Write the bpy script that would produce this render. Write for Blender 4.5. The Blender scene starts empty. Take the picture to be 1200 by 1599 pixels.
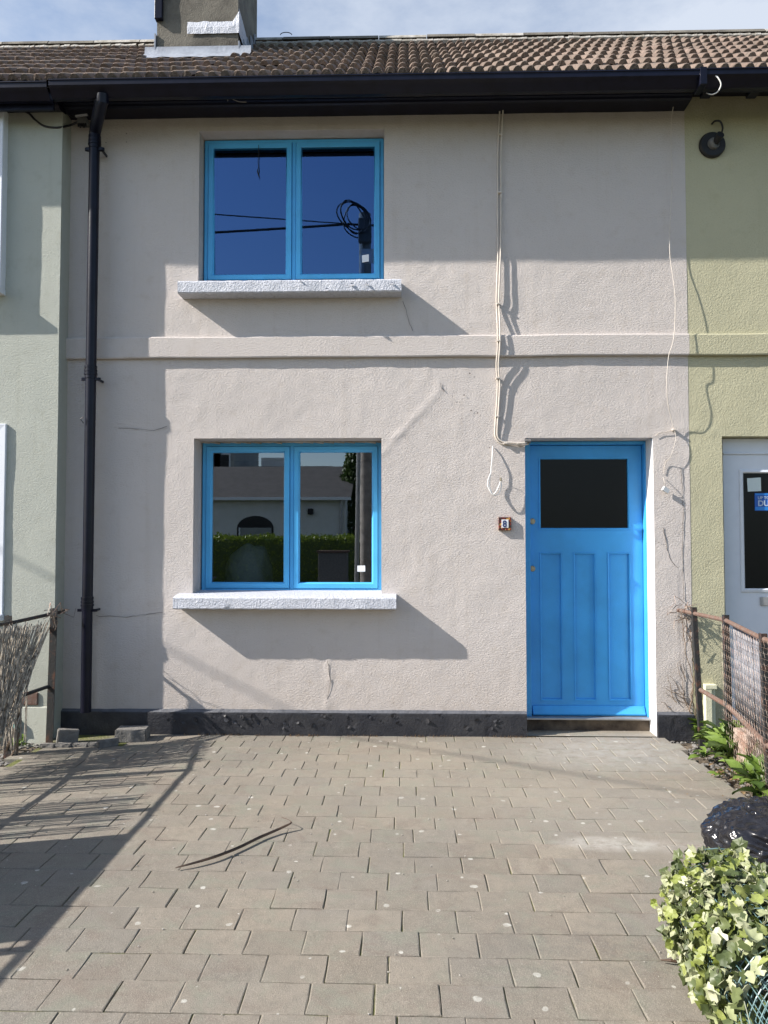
import bpy, bmesh, math, random
from mathutils import Vector, Matrix, noise
random.seed(7)
R = math.radians
scene = bpy.context.scene
COL = scene.collection

# ------------------------------------------------------------------ camera, sky, sun, exposure
CAM = Vector((0.0, 0.0, 1.42)); YAW = R(1.5); PITCH = R(2.13)
cd = bpy.data.cameras.new("camera"); cam = bpy.data.objects.new("camera", cd); COL.objects.link(cam)
cam.location = CAM; cam.rotation_euler = (R(90) + PITCH, 0, YAW)
cd.sensor_fit = 'HORIZONTAL'; cd.sensor_width = 36; cd.lens = 36; cd.clip_start = 0.05; cd.clip_end = 2000
scene.camera = cam
SUN_DIR = Vector((1.0, 0.275, -0.735)).normalized()          # the way the light travels
sun_el = math.asin(-SUN_DIR.z); sun_az = math.atan2(-SUN_DIR.x, -SUN_DIR.y)
world = bpy.data.worlds.new("World"); scene.world = world; world.use_nodes = True
wt = world.node_tree; wn = wt.nodes; wl = wt.links
bg = wn['Background']; bg.inputs[1].default_value = 0.115
sky = wn.new('ShaderNodeTexSky'); sky.sky_type = 'NISHITA'; sky.sun_disc = False
sky.sun_elevation = sun_el; sky.sun_rotation = sun_az % (2 * math.pi); sky.air_density = 1.0; sky.dust_density = 1.0; sky.ozone_density = 1.5
tc = wn.new('ShaderNodeTexCoord'); mp = wn.new('ShaderNodeMapping'); mp.inputs['Scale'].default_value = (1, 1, 2.2); mp.inputs['Location'].default_value = (0.3, 0.2, 0.1)
cn = wn.new('ShaderNodeTexNoise'); cn.inputs['Scale'].default_value = 2.2; cn.inputs['Detail'].default_value = 8; cn.inputs['Roughness'].default_value = 0.6
cr = wn.new('ShaderNodeValToRGB'); cr.color_ramp.elements[0].position = 0.40; cr.color_ramp.elements[1].position = 0.66
cr.color_ramp.elements[0].color = (0, 0, 0, 1); cr.color_ramp.elements[1].color = (1, 1, 1, 1)
wl.new(tc.outputs['Generated'], mp.inputs[0]); wl.new(mp.outputs[0], cn.inputs['Vector']); wl.new(cn.outputs['Fac'], cr.inputs[0])
# clouds gather in the northern half of the sky, the half in view; the sunny half is mostly clear
sx = wn.new('ShaderNodeSeparateXYZ'); wl.new(tc.outputs['Generated'], sx.inputs[0])
mr = wn.new('ShaderNodeMapRange'); mr.inputs[1].default_value = -0.7; mr.inputs[2].default_value = 0.6; mr.inputs[3].default_value = 0.12; mr.inputs[4].default_value = 0.95
wl.new(sx.outputs['Y'], mr.inputs[0])
cm = wn.new('ShaderNodeMath'); cm.operation = 'MULTIPLY'; wl.new(cr.outputs[0], cm.inputs[0]); wl.new(mr.outputs[0], cm.inputs[1])
mx = wn.new('ShaderNodeMix'); mx.data_type = 'RGBA'; mx.inputs['B'].default_value = (3.6, 3.95, 4.55, 1)
wl.new(cm.outputs[0], mx.inputs['Factor']); wl.new(sky.outputs[0], mx.inputs['A']); wl.new(mx.outputs['Result'], bg.inputs[0])
sd = bpy.data.lights.new("sun", 'SUN'); sd.energy = 5.0; sd.angle = R(0.53); sd.color = (1.0, 0.94, 0.87)
sun = bpy.data.objects.new("sun", sd); COL.objects.link(sun); sun.location = (-8, -6, 9)
sun.rotation_euler = SUN_DIR.to_track_quat('-Z', 'Y').to_euler()
vs = scene.view_settings; vs.view_transform = 'Standard'; vs.look = 'None'; vs.gamma = 1; vs.use_curve_mapping = False; vs.exposure = 0.82
scene.cycles.max_bounces = 8; scene.cycles.caustics_reflective = False; scene.cycles.caustics_refractive = False
scene.cycles.use_denoising = True

# ------------------------------------------------------------------ measuring: photograph pixel -> place
_f = Vector((-math.sin(YAW) * math.cos(PITCH), math.cos(YAW) * math.cos(PITCH), math.sin(PITCH)))
_r = Vector((math.cos(YAW), math.sin(YAW), 0)); _u = _r.cross(_f)
def ray(px, py): return _f * 1200 + _r * (px - 600) - _u * (py - 799.5)
def wp(px, py, Y):
    d = ray(px, py); t = Y / d.y
    return (d.x * t, CAM.z + d.z * t)
def gp(px, py, z=0.0):
    d = ray(px, py); t = (z - CAM.z) / d.z
    return (d.x * t, d.y * t)
def proj(v):
    d = Vector(v) - CAM; z = d.dot(_f)
    if z < 0.1: return None
    return (600 + 1200 * d.dot(_r) / z, 799.5 - 1200 * d.dot(_u) / z, z)
W = 5.66                      # the house front stands in this plane
def n3(x, y, z, s=1.0): return noise.noise(Vector((x * s, y * s, z * s)))

# ------------------------------------------------------------------ object helpers
WM = {}
def thing(name, label, cat, loc, group=None):
    o = bpy.data.objects.new(name, None); COL.objects.link(o); o.empty_display_size = 0.1
    o.location = loc; WM[o] = Matrix.Translation(Vector(loc))
    o['label'] = label; o['category'] = cat
    if group: o['group'] = group
    return o
def tag(o, label, cat, group=None):
    o['label'] = label; o['category'] = cat
    if group: o['group'] = group
    return o
def setkind(o, k): o['kind'] = k; return o
def place(o, parent, world):
    COL.objects.link(o)
    if parent is None: o.matrix_basis = world
    else:
        o.parent = parent; o.matrix_parent_inverse = Matrix.Identity(4)
        o.matrix_basis = WM[parent].inverted() @ world
    WM[o] = world
    return o
def piece(name, me, parent, loc, rot=(0, 0, 0), sc=1.0):
    from mathutils import Euler
    o = bpy.data.objects.new(name, me)
    s = sc if isinstance(sc, (tuple, list)) else (sc, sc, sc)
    M = Matrix.Translation(Vector(loc)) @ Euler(rot).to_matrix().to_4x4() @ Matrix.Diagonal((*s, 1))
    return place(o, parent, M)
def piece_m(name, me, parent, M):
    return place(bpy.data.objects.new(name, me), parent, M)

class MB:
    def __init__(s): s.v = []; s.f = []; s.m = []
    def add(s, vs_, fs, mi=0):
        b = len(s.v); s.v += [tuple(p) for p in vs_]; s.f += [tuple(b + i for i in f) for f in fs]; s.m += [mi] * len(fs)
        return s
    def box(s, x0, x1, y0, y1, z0, z1, mi=0):
        return s.add([(x0, y0, z0), (x1, y0, z0), (x1, y1, z0), (x0, y1, z0), (x0, y0, z1), (x1, y0, z1), (x1, y1, z1), (x0, y1, z1)],
                     [(0, 3, 2, 1), (4, 5, 6, 7), (0, 1, 5, 4), (1, 2, 6, 5), (2, 3, 7, 6), (3, 0, 4, 7)], mi)
    def tube(s, pts, r, n=8, mi=0, caps=True):
        pts = [Vector(p) for p in pts]; m = len(pts)
        rr = r if isinstance(r, (list, tuple)) else [r] * m
        vs_ = []; prev = None
        for i, p in enumerate(pts):
            t = (pts[min(i + 1, m - 1)] - pts[max(i - 1, 0)]).normalized()
            if prev is None:
                a = Vector((0, 0, 1)) if abs(t.z) < 0.9 else Vector((1, 0, 0))
                u = t.cross(a).normalized()
            else:
                u = (prev - t * prev.dot(t))
                u = u.normalized() if u.length > 1e-6 else t.orthogonal().normalized()
            prev = u; w = t.cross(u)
            for k in range(n):
                a = 2 * math.pi * k / n
                vs_.append(p + (u * math.cos(a) + w * math.sin(a)) * rr[i])
        fs = []
        for i in range(m - 1):
            for k in range(n):
                k2 = (k + 1) % n
                fs.append((i * n + k, (i + 1) * n + k, (i + 1) * n + k2, i * n + k2))
        if caps: fs += [tuple(range(n)), tuple(reversed(range((m - 1) * n, m * n)))]
        return s.add(vs_, fs, mi)
    def extr(s, prof, x0, x1, mi=0):
        """closed profile [(y,z)...] swept along x"""
        n = len(prof)
        vs_ = [(x0, y, z) for y, z in prof] + [(x1, y, z) for y, z in prof]
        fs = [(i, (i + 1) % n, n + (i + 1) % n, n + i) for i in range(n)] + [tuple(reversed(range(n))), tuple(range(n, 2 * n))]
        return s.add(vs_, fs, mi)
    def ring(s, x0, x1, z0, z1, prof, mi=0):
        """mitred rectangular frame; prof = [(inset, y)...] from outside to inside"""
        vs_ = []
        for ins, y in prof:
            vs_ += [(x0 + ins, y, z0 + ins), (x1 - ins, y, z0 + ins), (x1 - ins, y, z1 - ins), (x0 + ins, y, z1 - ins)]
        fs = []
        for i in range(len(prof) - 1):
            for k in range(4):
                k2 = (k + 1) % 4
                fs.append((i * 4 + k, i * 4 + k2, (i + 1) * 4 + k2, (i + 1) * 4 + k))
        return s.add(vs_, fs, mi)
    def mesh(s, name, mats, smooth=False):
        me = bpy.data.meshes.new(name); me.from_pydata(s.v, [], s.f)
        for m in (mats if isinstance(mats, (list, tuple)) else [mats]): me.materials.append(m)
        if any(s.m): me.polygons.foreach_set('material_index', s.m)
        if smooth: me.polygons.foreach_set('use_smooth', [True] * len(me.polygons))
        me.update(); return me
    def build(s, name, mats, parent=None, smooth=False, bevel=0, fix=True, auto=None):
        xs = [p[0] for p in s.v]; ys = [p[1] for p in s.v]; zs = [p[2] for p in s.v]
        c = Vector(((min(xs) + max(xs)) / 2, (min(ys) + max(ys)) / 2, min(zs)))
        s.v = [(p[0] - c.x, p[1] - c.y, p[2] - c.z) for p in s.v]
        me = s.mesh(name, mats, smooth)
        if fix or bevel:
            bm = bmesh.new(); bm.from_mesh(me)
            if fix: bmesh.ops.recalc_face_normals(bm, faces=bm.faces)
            if bevel:
                es = [e for e in bm.edges if len(e.link_faces) == 2 and e.calc_face_angle(0) > 0.6]
                bmesh.ops.bevel(bm, geom=es, offset=bevel, segments=2, affect='EDGES', profile=0.5, clamp_overlap=True)
            bm.to_mesh(me); bm.free()
        if auto:
            me.polygons.foreach_set('use_smooth', [True] * len(me.polygons))
            bm = bmesh.new(); bm.from_mesh(me)
            for e in bm.edges:
                if len(e.link_faces) == 2 and e.calc_face_angle(0) > auto: e.smooth = False
            bm.to_mesh(me); bm.free()
        o = bpy.data.objects.new(name, me)
        place(o, parent, Matrix.Translation(c))
        return o

# ------------------------------------------------------------------ materials
def newmat(name):
    m = bpy.data.materials.new(name); m.use_nodes = True
    return m, m.node_tree.nodes, m.node_tree.links, m.node_tree.nodes['Principled BSDF']
def _noise(n, l, scale, detail=4, rough=0.55, coord=None, dist=0.0):
    t = n.new('ShaderNodeTexNoise'); t.inputs['Scale'].default_value = scale; t.inputs['Detail'].default_value = detail
    t.inputs['Roughness'].default_value = rough; t.inputs['Distortion'].default_value = dist
    if coord is not None: l.new(coord, t.inputs['Vector'])
    return t
def _ramp(n, l, src, p0, p1, c0=(0, 0, 0, 1), c1=(1, 1, 1, 1)):
    r = n.new('ShaderNodeValToRGB'); e = r.color_ramp.elements
    e[0].position = p0; e[1].position = p1; e[0].color = c0; e[1].color = c1
    l.new(src, r.inputs[0]); return r
def _mixc(n, l, fac, a, b, mode='MIX'):
    m = n.new('ShaderNodeMix'); m.data_type = 'RGBA'; m.blend_type = mode
    for s_, v in (('Factor', fac), ('A', a), ('B', b)):
        if isinstance(v, (int, float)): m.inputs[s_].default_value = v
        elif isinstance(v, tuple): m.inputs[s_].default_value = v
        else: l.new(v, m.inputs[s_])
    return m.outputs['Result']
def _math(n, l, op, a, b=None, clamp=False):
    m = n.new('ShaderNodeMath'); m.operation = op; m.use_clamp = clamp
    for i, v in enumerate((a, b)):
        if v is None: continue
        if isinstance(v, (int, float)): m.inputs[i].default_value = v
        else: l.new(v, m.inputs[i])
    return m.outputs[0]
def rgb(c, k=1.0): return (c[0] * k, c[1] * k, c[2] * k, 1)
def simple(name, col, rough=0.5, metal=0.0, var=0.15, vscale=12, bump=0.0, bscale=80, col2=None, lo=0.4, hi=0.65, spec=0.5, gloss=0, detail=5):
    m, n, l, b = newmat(name)
    g = n.new('ShaderNodeNewGeometry').outputs['Position']
    t = _noise(n, l, vscale, detail, 0.6, g)
    c2 = rgb(col2) if col2 else rgb(col, 1 - var)
    r = _ramp(n, l, t.outputs['Fac'], lo, hi)
    l.new(_mixc(n, l, r.outputs[0], rgb(col), c2), b.inputs['Base Color'])
    b.inputs['Roughness'].default_value = rough; b.inputs['Metallic'].default_value = metal
    b.inputs['Specular IOR Level'].default_value = spec
    if gloss: b.inputs['Coat Weight'].default_value = gloss; b.inputs['Coat Roughness'].default_value = 0.08
    if bump:
        t2 = _noise(n, l, bscale, 4, 0.6, g); bp = n.new('ShaderNodeBump'); bp.inputs['Distance'].default_value = bump; bp.inputs['Strength'].default_value = 1
        l.new(t2.outputs['Fac'], bp.inputs['Height']); l.new(bp.outputs[0], b.inputs['Normal'])
    return m
def stucco(name, col, dirt, fine=95, bump=0.0035, stretch=(1, 1, 2.2), dirtamt=0.5):
    m, n, l, b = newmat(name)
    g = n.new('ShaderNodeNewGeometry').outputs['Position']
    mp_ = n.new('ShaderNodeMapping'); mp_.inputs['Scale'].default_value = stretch; l.new(g, mp_.inputs[0])
    big = _noise(n, l, 1.3, 5, 0.6, g); mid = _noise(n, l, 9, 6, 0.65, g)
    c = _mixc(n, l, _ramp(n, l, big.outputs['Fac'], 0.35, 0.7).outputs[0], rgb(col), rgb(col, 0.93))
    c = _mixc(n, l, _math(n, l, 'MULTIPLY', _ramp(n, l, mid.outputs['Fac'], 0.55, 0.75).outputs[0], dirtamt * 0.35), c, rgb(dirt))
    # vertical weather streaks
    mps = n.new('ShaderNodeMapping'); mps.inputs['Scale'].default_value = (14, 14, 0.7); l.new(g, mps.inputs[0])
    st = _noise(n, l, 1.0, 5, 0.6, mps.outputs[0])
    c = _mixc(n, l, _math(n, l, 'MULTIPLY', _ramp(n, l, st.outputs['Fac'], 0.55, 0.8).outputs[0], dirtamt * 0.3), c, rgb(dirt))
    # splash dirt near the ground
    sp = n.new('ShaderNodeSeparateXYZ'); l.new(g, sp.inputs[0])
    zl = n.new('ShaderNodeMapRange'); zl.inputs[1].default_value = 0.75; zl.inputs[2].default_value = 0.1; l.new(sp.outputs['Z'], zl.inputs[0])
    c = _mixc(n, l, _math(n, l, 'MULTIPLY', _math(n, l, 'MULTIPLY', zl.outputs[0], mid.outputs['Fac']), dirtamt * 0.7), c, rgb(dirt))
    zt = n.new('ShaderNodeMapRange'); zt.inputs[1].default_value = 4.3; zt.inputs[2].default_value = 4.65; l.new(sp.outputs['Z'], zt.inputs[0])
    c = _mixc(n, l, _math(n, l, 'MULTIPLY', _math(n, l, 'MULTIPLY', zt.outputs[0], mid.outputs['Fac']), dirtamt * 1.1), c, rgb(dirt))  # the same tone also comes in towards the wall top
    l.new(c, b.inputs['Base Color']); b.inputs['Roughness'].default_value = 0.85; b.inputs['Specular IOR Level'].default_value = 0.25
    t1 = _noise(n, l, fine, 3, 0.6, mp_.outputs[0]); t2 = _noise(n, l, fine * 0.42, 4, 0.65, mp_.outputs[0], 0.3)
    h = _math(n, l, 'ADD', _math(n, l, 'MULTIPLY', t1.outputs['Fac'], 0.55), t2.outputs['Fac'])
    bp = n.new('ShaderNodeBump'); bp.inputs['Distance'].default_value = bump; bp.inputs['Strength'].default_value = 1.0
    l.new(h, bp.inputs['Height']); l.new(bp.outputs[0], b.inputs['Normal'])
    return m
M = {}
M['wall'] = stucco('cream_render', (0.625, 0.572, 0.535), (0.40, 0.32, 0.23), fine=140, bump=0.0062, dirtamt=0.6)
M['wall_green'] = stucco('pale_green_render', (0.47, 0.485, 0.425), (0.27, 0.26, 0.19), fine=170, bump=0.0035, dirtamt=0.7)
M['wall_yellow'] = stucco('olive_yellow_render', (0.50, 0.475, 0.325), (0.28, 0.24, 0.13), fine=170, bump=0.0055, stretch=(1, 1, 1))
M['white'] = simple('white_paint', (0.58, 0.60, 0.66), 0.6, vscale=45, col2=(0.38, 0.40, 0.45), bump=0.012, bscale=85, lo=0.5, hi=0.75)
M['white_smooth'] = simple('white_plastic', (0.72, 0.75, 0.80), 0.35, var=0.04)
M['reveal'] = simple('white_reveal_paint', (0.80, 0.80, 0.80), 0.6, var=0.08, bump=0.002, bscale=50)
M['blue'] = simple('sky_blue_paint', (0.085, 0.45, 0.84), 0.38, var=0.10, vscale=5, bump=0.0004, bscale=300)
M['blue_door'] = simple('blue_door_paint', (0.055, 0.38, 0.80), 0.42, var=0.16, vscale=3, bump=0.001, bscale=160)
M['black'] = simple('black_gloss_paint', (0.007, 0.008, 0.018), 0.33, spec=0.25, var=0.4, vscale=7, bump=0.001, bscale=25)
M['black_matt'] = simple('black_matt', (0.012, 0.012, 0.014), 0.6, var=0.3)
M['plinth'] = simple('bitumen_paint', (0.020, 0.021, 0.027), 0.5, vscale=9, col2=(0.040, 0.040, 0.044), bump=0.004, bscale=60, detail=8)
M['plinthtop'] = simple('grey_bitumen', (0.11, 0.115, 0.13), 0.7, var=0.3, vscale=20, bump=0.004, bscale=60)  # lighter grey for the sloping top edge
M['concrete'] = simple('grey_render', (0.17, 0.155, 0.125), 0.9, vscale=6, col2=(0.07, 0.062, 0.05), bump=0.006, bscale=90, lo=0.42, hi=0.72)
M['lead'] = simple('lead_flashing', (0.30, 0.33, 0.38), 0.6, vscale=14, col2=(0.24, 0.26, 0.30), bump=0.004, bscale=30)
M['mortar'] = simple('ridge_mortar', (0.42, 0.40, 0.36), 0.9, vscale=10, col2=(0.22, 0.2, 0.16), bump=0.006, bscale=50)
M['threshold'] = simple('weathered_board', (0.15, 0.115, 0.08), 0.85, vscale=9, col2=(0.05, 0.035, 0.025), bump=0.006, bscale=25, detail=8)
M['alu'] = simple('grey_metal_strip', (0.42, 0.42, 0.42), 0.45, metal=0.6, var=0.2)
M['brass'] = simple('worn_brass', (0.45, 0.38, 0.27), 0.35, metal=0.9, var=0.4, vscale=60)
M['iron'] = simple('black_iron', (0.022, 0.022, 0.022), 0.6, vscale=18, col2=(0.11, 0.05, 0.03), lo=0.52, hi=0.7, bump=0.003, bscale=60)
M['rust'] = simple('rust', (0.15, 0.085, 0.062), 0.85, vscale=25, col2=(0.16, 0.12, 0.10), bump=0.003, bscale=80)
M['cable'] = simple('cream_cable', (0.62, 0.56, 0.49), 0.5, var=0.15)
M['cable_white'] = simple('white_cable', (0.80, 0.80, 0.78), 0.4, var=0.05)
M['cable_black'] = simple('black_cable', (0.012, 0.012, 0.014), 0.5, var=0.2)
M['grey'] = simple('grey_fitting', (0.16, 0.16, 0.155), 0.6, var=0.3, vscale=30)
M['crack'] = simple('crack_shadow', (0.13, 0.11, 0.095), 0.9)
M['soil'] = simple('soil', (0.085, 0.065, 0.045), 0.95, vscale=14, col2=(0.16, 0.13, 0.095), bump=0.03, bscale=18, detail=8)
M['road'] = simple('asphalt', (0.06, 0.06, 0.062), 0.85, vscale=3, var=0.25, bump=0.004, bscale=150)
M['path'] = simple('concrete_pavement', (0.25, 0.24, 0.22), 0.85, vscale=3, var=0.2, bump=0.003, bscale=100)
M['grass'] = simple('lawn', (0.05, 0.09, 0.025), 0.9, vscale=5, col2=(0.10, 0.10, 0.04), bump=0.03, bscale=60)
M['block'] = simple('concrete_block', (0.20, 0.19, 0.175), 0.9, vscale=20, var=0.35, bump=0.006, bscale=70)
M['pinkblock'] = simple('pinkish_stone', (0.36, 0.28, 0.235), 0.9, vscale=12, col2=(0.25, 0.15, 0.11), bump=0.006, bscale=50)
M['reed'] = simple('dry_reed', (0.52, 0.47, 0.39), 0.8, vscale=30, col2=(0.12, 0.10, 0.08), lo=0.35, hi=0.65)
M['greyreed'] = simple('grey_reed_screen', (0.21, 0.215, 0.24), 0.75, vscale=18, col2=(0.10, 0.10, 0.115))
M['wire'] = simple('galvanised_wire', (0.28, 0.24, 0.20), 0.5, metal=0.3, vscale=20, col2=(0.22, 0.12, 0.08))
M['greenwire'] = simple('green_coated_wire', (0.08, 0.15, 0.15), 0.35, vscale=20, col2=(0.16, 0.25, 0.26))
M['palm'] = simple('dried_palm_leaf', (0.085, 0.05, 0.03), 0.6, vscale=15, col2=(0.035, 0.022, 0.016), bump=0.002, bscale=60)
M['bark'] = simple('dry_stem', (0.20, 0.145, 0.10), 0.9, vscale=25, var=0.4)
M['timber'] = simple('weathered_pole_timber', (0.42, 0.38, 0.34), 0.9, vscale=8, var=0.4, bump=0.006, bscale=30)
M['teal'] = simple('teal_plastic', (0.03, 0.36, 0.33), 0.4, var=0.1)
M['green_plastic'] = simple('dark_green_plastic', (0.015, 0.10, 0.06), 0.4, var=0.1)
M['cream_paint'] = simple('pale_cream_paint', (0.74, 0.72, 0.52), 0.6, vscale=10, var=0.15, bump=0.002, bscale=60)
M['paper'] = simple('pale_paper', (0.62, 0.70, 0.68), 0.7, var=0.03)
M['paper_white'] = simple('white_sticker', (0.82, 0.84, 0.86), 0.5, var=0.03)
M['sticker_blue'] = simple('blue_sticker', (0.01, 0.10, 0.42), 0.4, var=0.03)
M['sticker_band'] = simple('bright_blue_sticker_band', (0.02, 0.22, 0.65), 0.4, var=0.03)
M['ink'] = simple('dark_blue_ink', (0.02, 0.035, 0.13), 0.3, var=0.0)
M['lettering'] = simple('pale_lettering', (0.45, 0.55, 0.68), 0.5, var=0.0)
M['ceramic'] = simple('white_ceramic', (0.78, 0.80, 0.82), 0.15, var=0.02)
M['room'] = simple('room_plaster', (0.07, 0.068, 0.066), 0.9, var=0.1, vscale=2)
M['flag'] = simple('sandy_flagstone', (0.52, 0.40, 0.28), 0.9, vscale=9, var=0.2, bump=0.003, bscale=70)
M['sheet'] = simple('pale_dust_sheet', (0.50, 0.56, 0.62), 0.6, var=0.15, vscale=8)

def glass_mat(name, boost=6.0, tint=(0.75, 0.8, 0.85), rough=0.0, gloss=(0.27, 0.50, 1.0)):
    m, n, l, b = newmat(name); n.remove(b)
    out = n['Material Output']
    fr = n.new('ShaderNodeFresnel'); fr.inputs[0].default_value = 1.5
    f = _math(n, l, 'MULTIPLY', fr.outputs[0], boost, True)
    tr = n.new('ShaderNodeBsdfTransparent'); tr.inputs[0].default_value = rgb(tint)
    gl = n.new('ShaderNodeBsdfGlossy'); gl.inputs['Roughness'].default_value = rough; gl.inputs['Color'].default_value = (*gloss, 1)   # tint of reflections; the default puts a deep blue sky into the colour
    mxs = n.new('ShaderNodeMixShader'); l.new(f, mxs.inputs[0]); l.new(tr.outputs[0], mxs.inputs[1]); l.new(gl.outputs[0], mxs.inputs[2])
    l.new(mxs.outputs[0], out.inputs[0]); return m
M['glass'] = glass_mat('sky_tinted_glazing')
M['glass_low'] = glass_mat('clear_double_glazing', 7.0, gloss=(0.80, 0.86, 0.95))
M['glass_dark'] = simple('dark_obscure_glass', (0.004, 0.004, 0.005), 0.22, spec=0.22, var=0.2, vscale=40, bump=0.0005, bscale=120)

def tile_mat():
    m, n, l, b = newmat('weathered_clay_tile')
    g = n.new('ShaderNodeNewGeometry'); oi = n.new('ShaderNodeObjectInfo')
    rnd = _math(n, l, 'FRACT', _math(n, l, 'ADD', oi.outputs['Random'], g.outputs['Random Per Island']))
    t = _noise(n, l, 18, 7, 0.65, g.outputs['Position']); t2 = _noise(n, l, 1.6, 4, 0.6, g.outputs['Position'])
    c = _mixc(n, l, rnd, (0.160, 0.112, 0.086, 1), (0.235, 0.170, 0.134, 1))
    c = _mixc(n, l, _ramp(n, l, t.outputs['Fac'], 0.42, 0.7).outputs[0], c, (0.085, 0.070, 0.055, 1))
    c = _mixc(n, l, _math(n, l, 'MULTIPLY', _ramp(n, l, t2.outputs['Fac'], 0.45, 0.7).outputs[0], 0.45), c, (0.20, 0.165, 0.13, 1))
    l.new(c, b.inputs['Base Color']); b.inputs['Roughness'].default_value = 0.9
    bp = n.new('ShaderNodeBump'); bp.inputs['Distance'].default_value = 0.006
    tb = _noise(n, l, 90, 3, 0.6, g.outputs['Position']); l.new(tb.outputs['Fac'], bp.inputs['Height']); l.new(bp.outputs[0], b.inputs['Normal'])
    return m
M['tile'] = tile_mat()
CH = gp(960, 1318)
def paver_mat():
    m, n, l, b = newmat('concrete_paver')
    g = n.new('ShaderNodeNewGeometry'); oi = n.new('ShaderNodeObjectInfo'); P = g.outputs['Position']
    rnd = _math(n, l, 'FRACT', _math(n, l, 'ADD', oi.outputs['Random'], g.outputs['Random Per Island']))
    c = _mixc(n, l, rnd, (0.200, 0.172, 0.135, 1), (0.262, 0.226, 0.178, 1))
    c = _mixc(n, l, _math(n, l, 'MULTIPLY', _math(n, l, 'GREATER_THAN', _math(n, l, 'FRACT', _math(n, l, 'MULTIPLY', rnd, 7.31)), 0.86), 0.28), c, (0.155, 0.155, 0.145, 1))
    big = _noise(n, l, 1.1, 5, 0.6, P); c = _mixc(n, l, _math(n, l, 'MULTIPLY', _ramp(n, l, big.outputs['Fac'], 0.4, 0.65).outputs[0], 0.7), c, (0.175, 0.165, 0.145, 1))
    mid = _noise(n, l, 14, 7, 0.7, P); c = _mixc(n, l, _math(n, l, 'MULTIPLY', _ramp(n, l, mid.outputs['Fac'], 0.45, 0.7).outputs[0], 0.55), c, (0.14, 0.125, 0.10, 1))
    bl = _noise(n, l, 5.5, 6, 0.65, P, 0.8); c = _mixc(n, l, _math(n, l, 'MULTIPLY', _ramp(n, l, bl.outputs['Fac'], 0.50, 0.66).outputs[0], 0.55), c, (0.185, 0.195, 0.150, 1))
    bl2 = _noise(n, l, 3.7, 6, 0.7, P, 1.2); c = _mixc(n, l, _math(n, l, 'MULTIPLY', _ramp(n, l, bl2.outputs['Fac'], 0.36, 0.46, (1, 1, 1, 1), (0, 0, 0, 1)).outputs[0], 0.5), c, (0.165, 0.130, 0.105, 1))
    bl3 = _noise(n, l, 8.0, 7, 0.75, P, 0.5); c = _mixc(n, l, _math(n, l, 'MULTIPLY', _ramp(n, l, bl3.outputs['Fac'], 0.60, 0.74).outputs[0], 0.45), c, (0.34, 0.32, 0.27, 1))
    fine = _noise(n, l, 260, 2, 0.7, P); c = _mixc(n, l, _math(n, l, 'MULTIPLY', _ramp(n, l, fine.outputs['Fac'], 0.5, 0.72).outputs[0], 0.6), c, (0.40, 0.36, 0.30, 1))
    fine2 = _noise(n, l, 200, 2, 0.7, P); fine2.inputs['Distortion'].default_value = 0.5
    c = _mixc(n, l, _math(n, l, 'MULTIPLY', _ramp(n, l, fine2.outputs['Fac'], 0.28, 0.46, (1, 1, 1, 1), (0, 0, 0, 1)).outputs[0], 0.5), c, (0.09, 0.08, 0.06, 1))
    # pale lichen / chewing-gum spots
    wob = _noise(n, l, 30, 3, 0.5, P)
    vadd = n.new('ShaderNodeVectorMath'); vadd.operation = 'MULTIPLY_ADD'; l.new(wob.outputs['Color'], vadd.inputs[0]); vadd.inputs[1].default_value = (0.02, 0.02, 0); l.new(P, vadd.inputs[2])
    vo = n.new('ShaderNodeTexVoronoi'); vo.inputs['Scale'].default_value = 6.5; vo.voronoi_dimensions = '2D'; l.new(vadd.outputs[0], vo.inputs['Vector'])
    sepc = n.new('ShaderNodeSeparateColor'); l.new(vo.outputs['Color'], sepc.inputs[0])
    rad = _math(n, l, 'MULTIPLY', _math(n, l, 'GREATER_THAN', sepc.outputs[0], 0.52), _math(n, l, 'MULTIPLY', sepc.outputs[1], 0.11))
    spot = _math(n, l, 'MULTIPLY', _math(n, l, 'SUBTRACT', rad, vo.outputs['Distance']), 45, False)
    spot = _math(n, l, 'MULTIPLY', _math(n, l, 'MAXIMUM', spot, 0.0), 1.0, True)
    c = _mixc(n, l, _math(n, l, 'MULTIPLY', spot, _ramp(n, l, mid.outputs['Fac'], 0.3, 0.6).outputs[0]), c, (0.50, 0.49, 0.44, 1))
    # a spilt patch of cement dust near the hedge roll, and paler ground in front of the door
    for (cx, cy, rx, ry, k, colr) in ((CH[0] - 0.02, CH[1], 0.30, 0.11, 0.75, (0.46, 0.44, 0.40, 1)), (CH[0] + 0.3, CH[1] - 0.03, 0.35, 0.10, 0.4, (0.42, 0.40, 0.37, 1)), (0.55, 2.75, 0.5, 0.25, 0.3, (0.13, 0.13, 0.12, 1)), (1.45, 5.25, 0.85, 0.55, 0.55, (0.42, 0.41, 0.38, 1)),
                                      (1.1, 4.1, 0.9, 0.7, 0.25, (0.40, 0.37, 0.32, 1)), (0.2, 4.7, 1.3, 0.9, 0.35, (0.36, 0.32, 0.25, 1))):
        sp = n.new('ShaderNodeSeparateXYZ'); l.new(P, sp.inputs[0])
        dx = _math(n, l, 'DIVIDE', _math(n, l, 'SUBTRACT', sp.outputs['X'], cx), rx); dy = _math(n, l, 'DIVIDE', _math(n, l, 'SUBTRACT', sp.outputs['Y'], cy), ry)
        d2 = _math(n, l, 'ADD', _math(n, l, 'MULTIPLY', dx, dx), _math(n, l, 'MULTIPLY', dy, dy))
        fac = _math(n, l, 'MULTIPLY', _math(n, l, 'SUBTRACT', 1.0, d2, True), _ramp(n, l, mid.outputs['Fac'], 0.3, 0.62).outputs[0])
        c = _mixc(n, l, _math(n, l, 'MULTIPLY', fac, k), c, colr)
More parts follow.
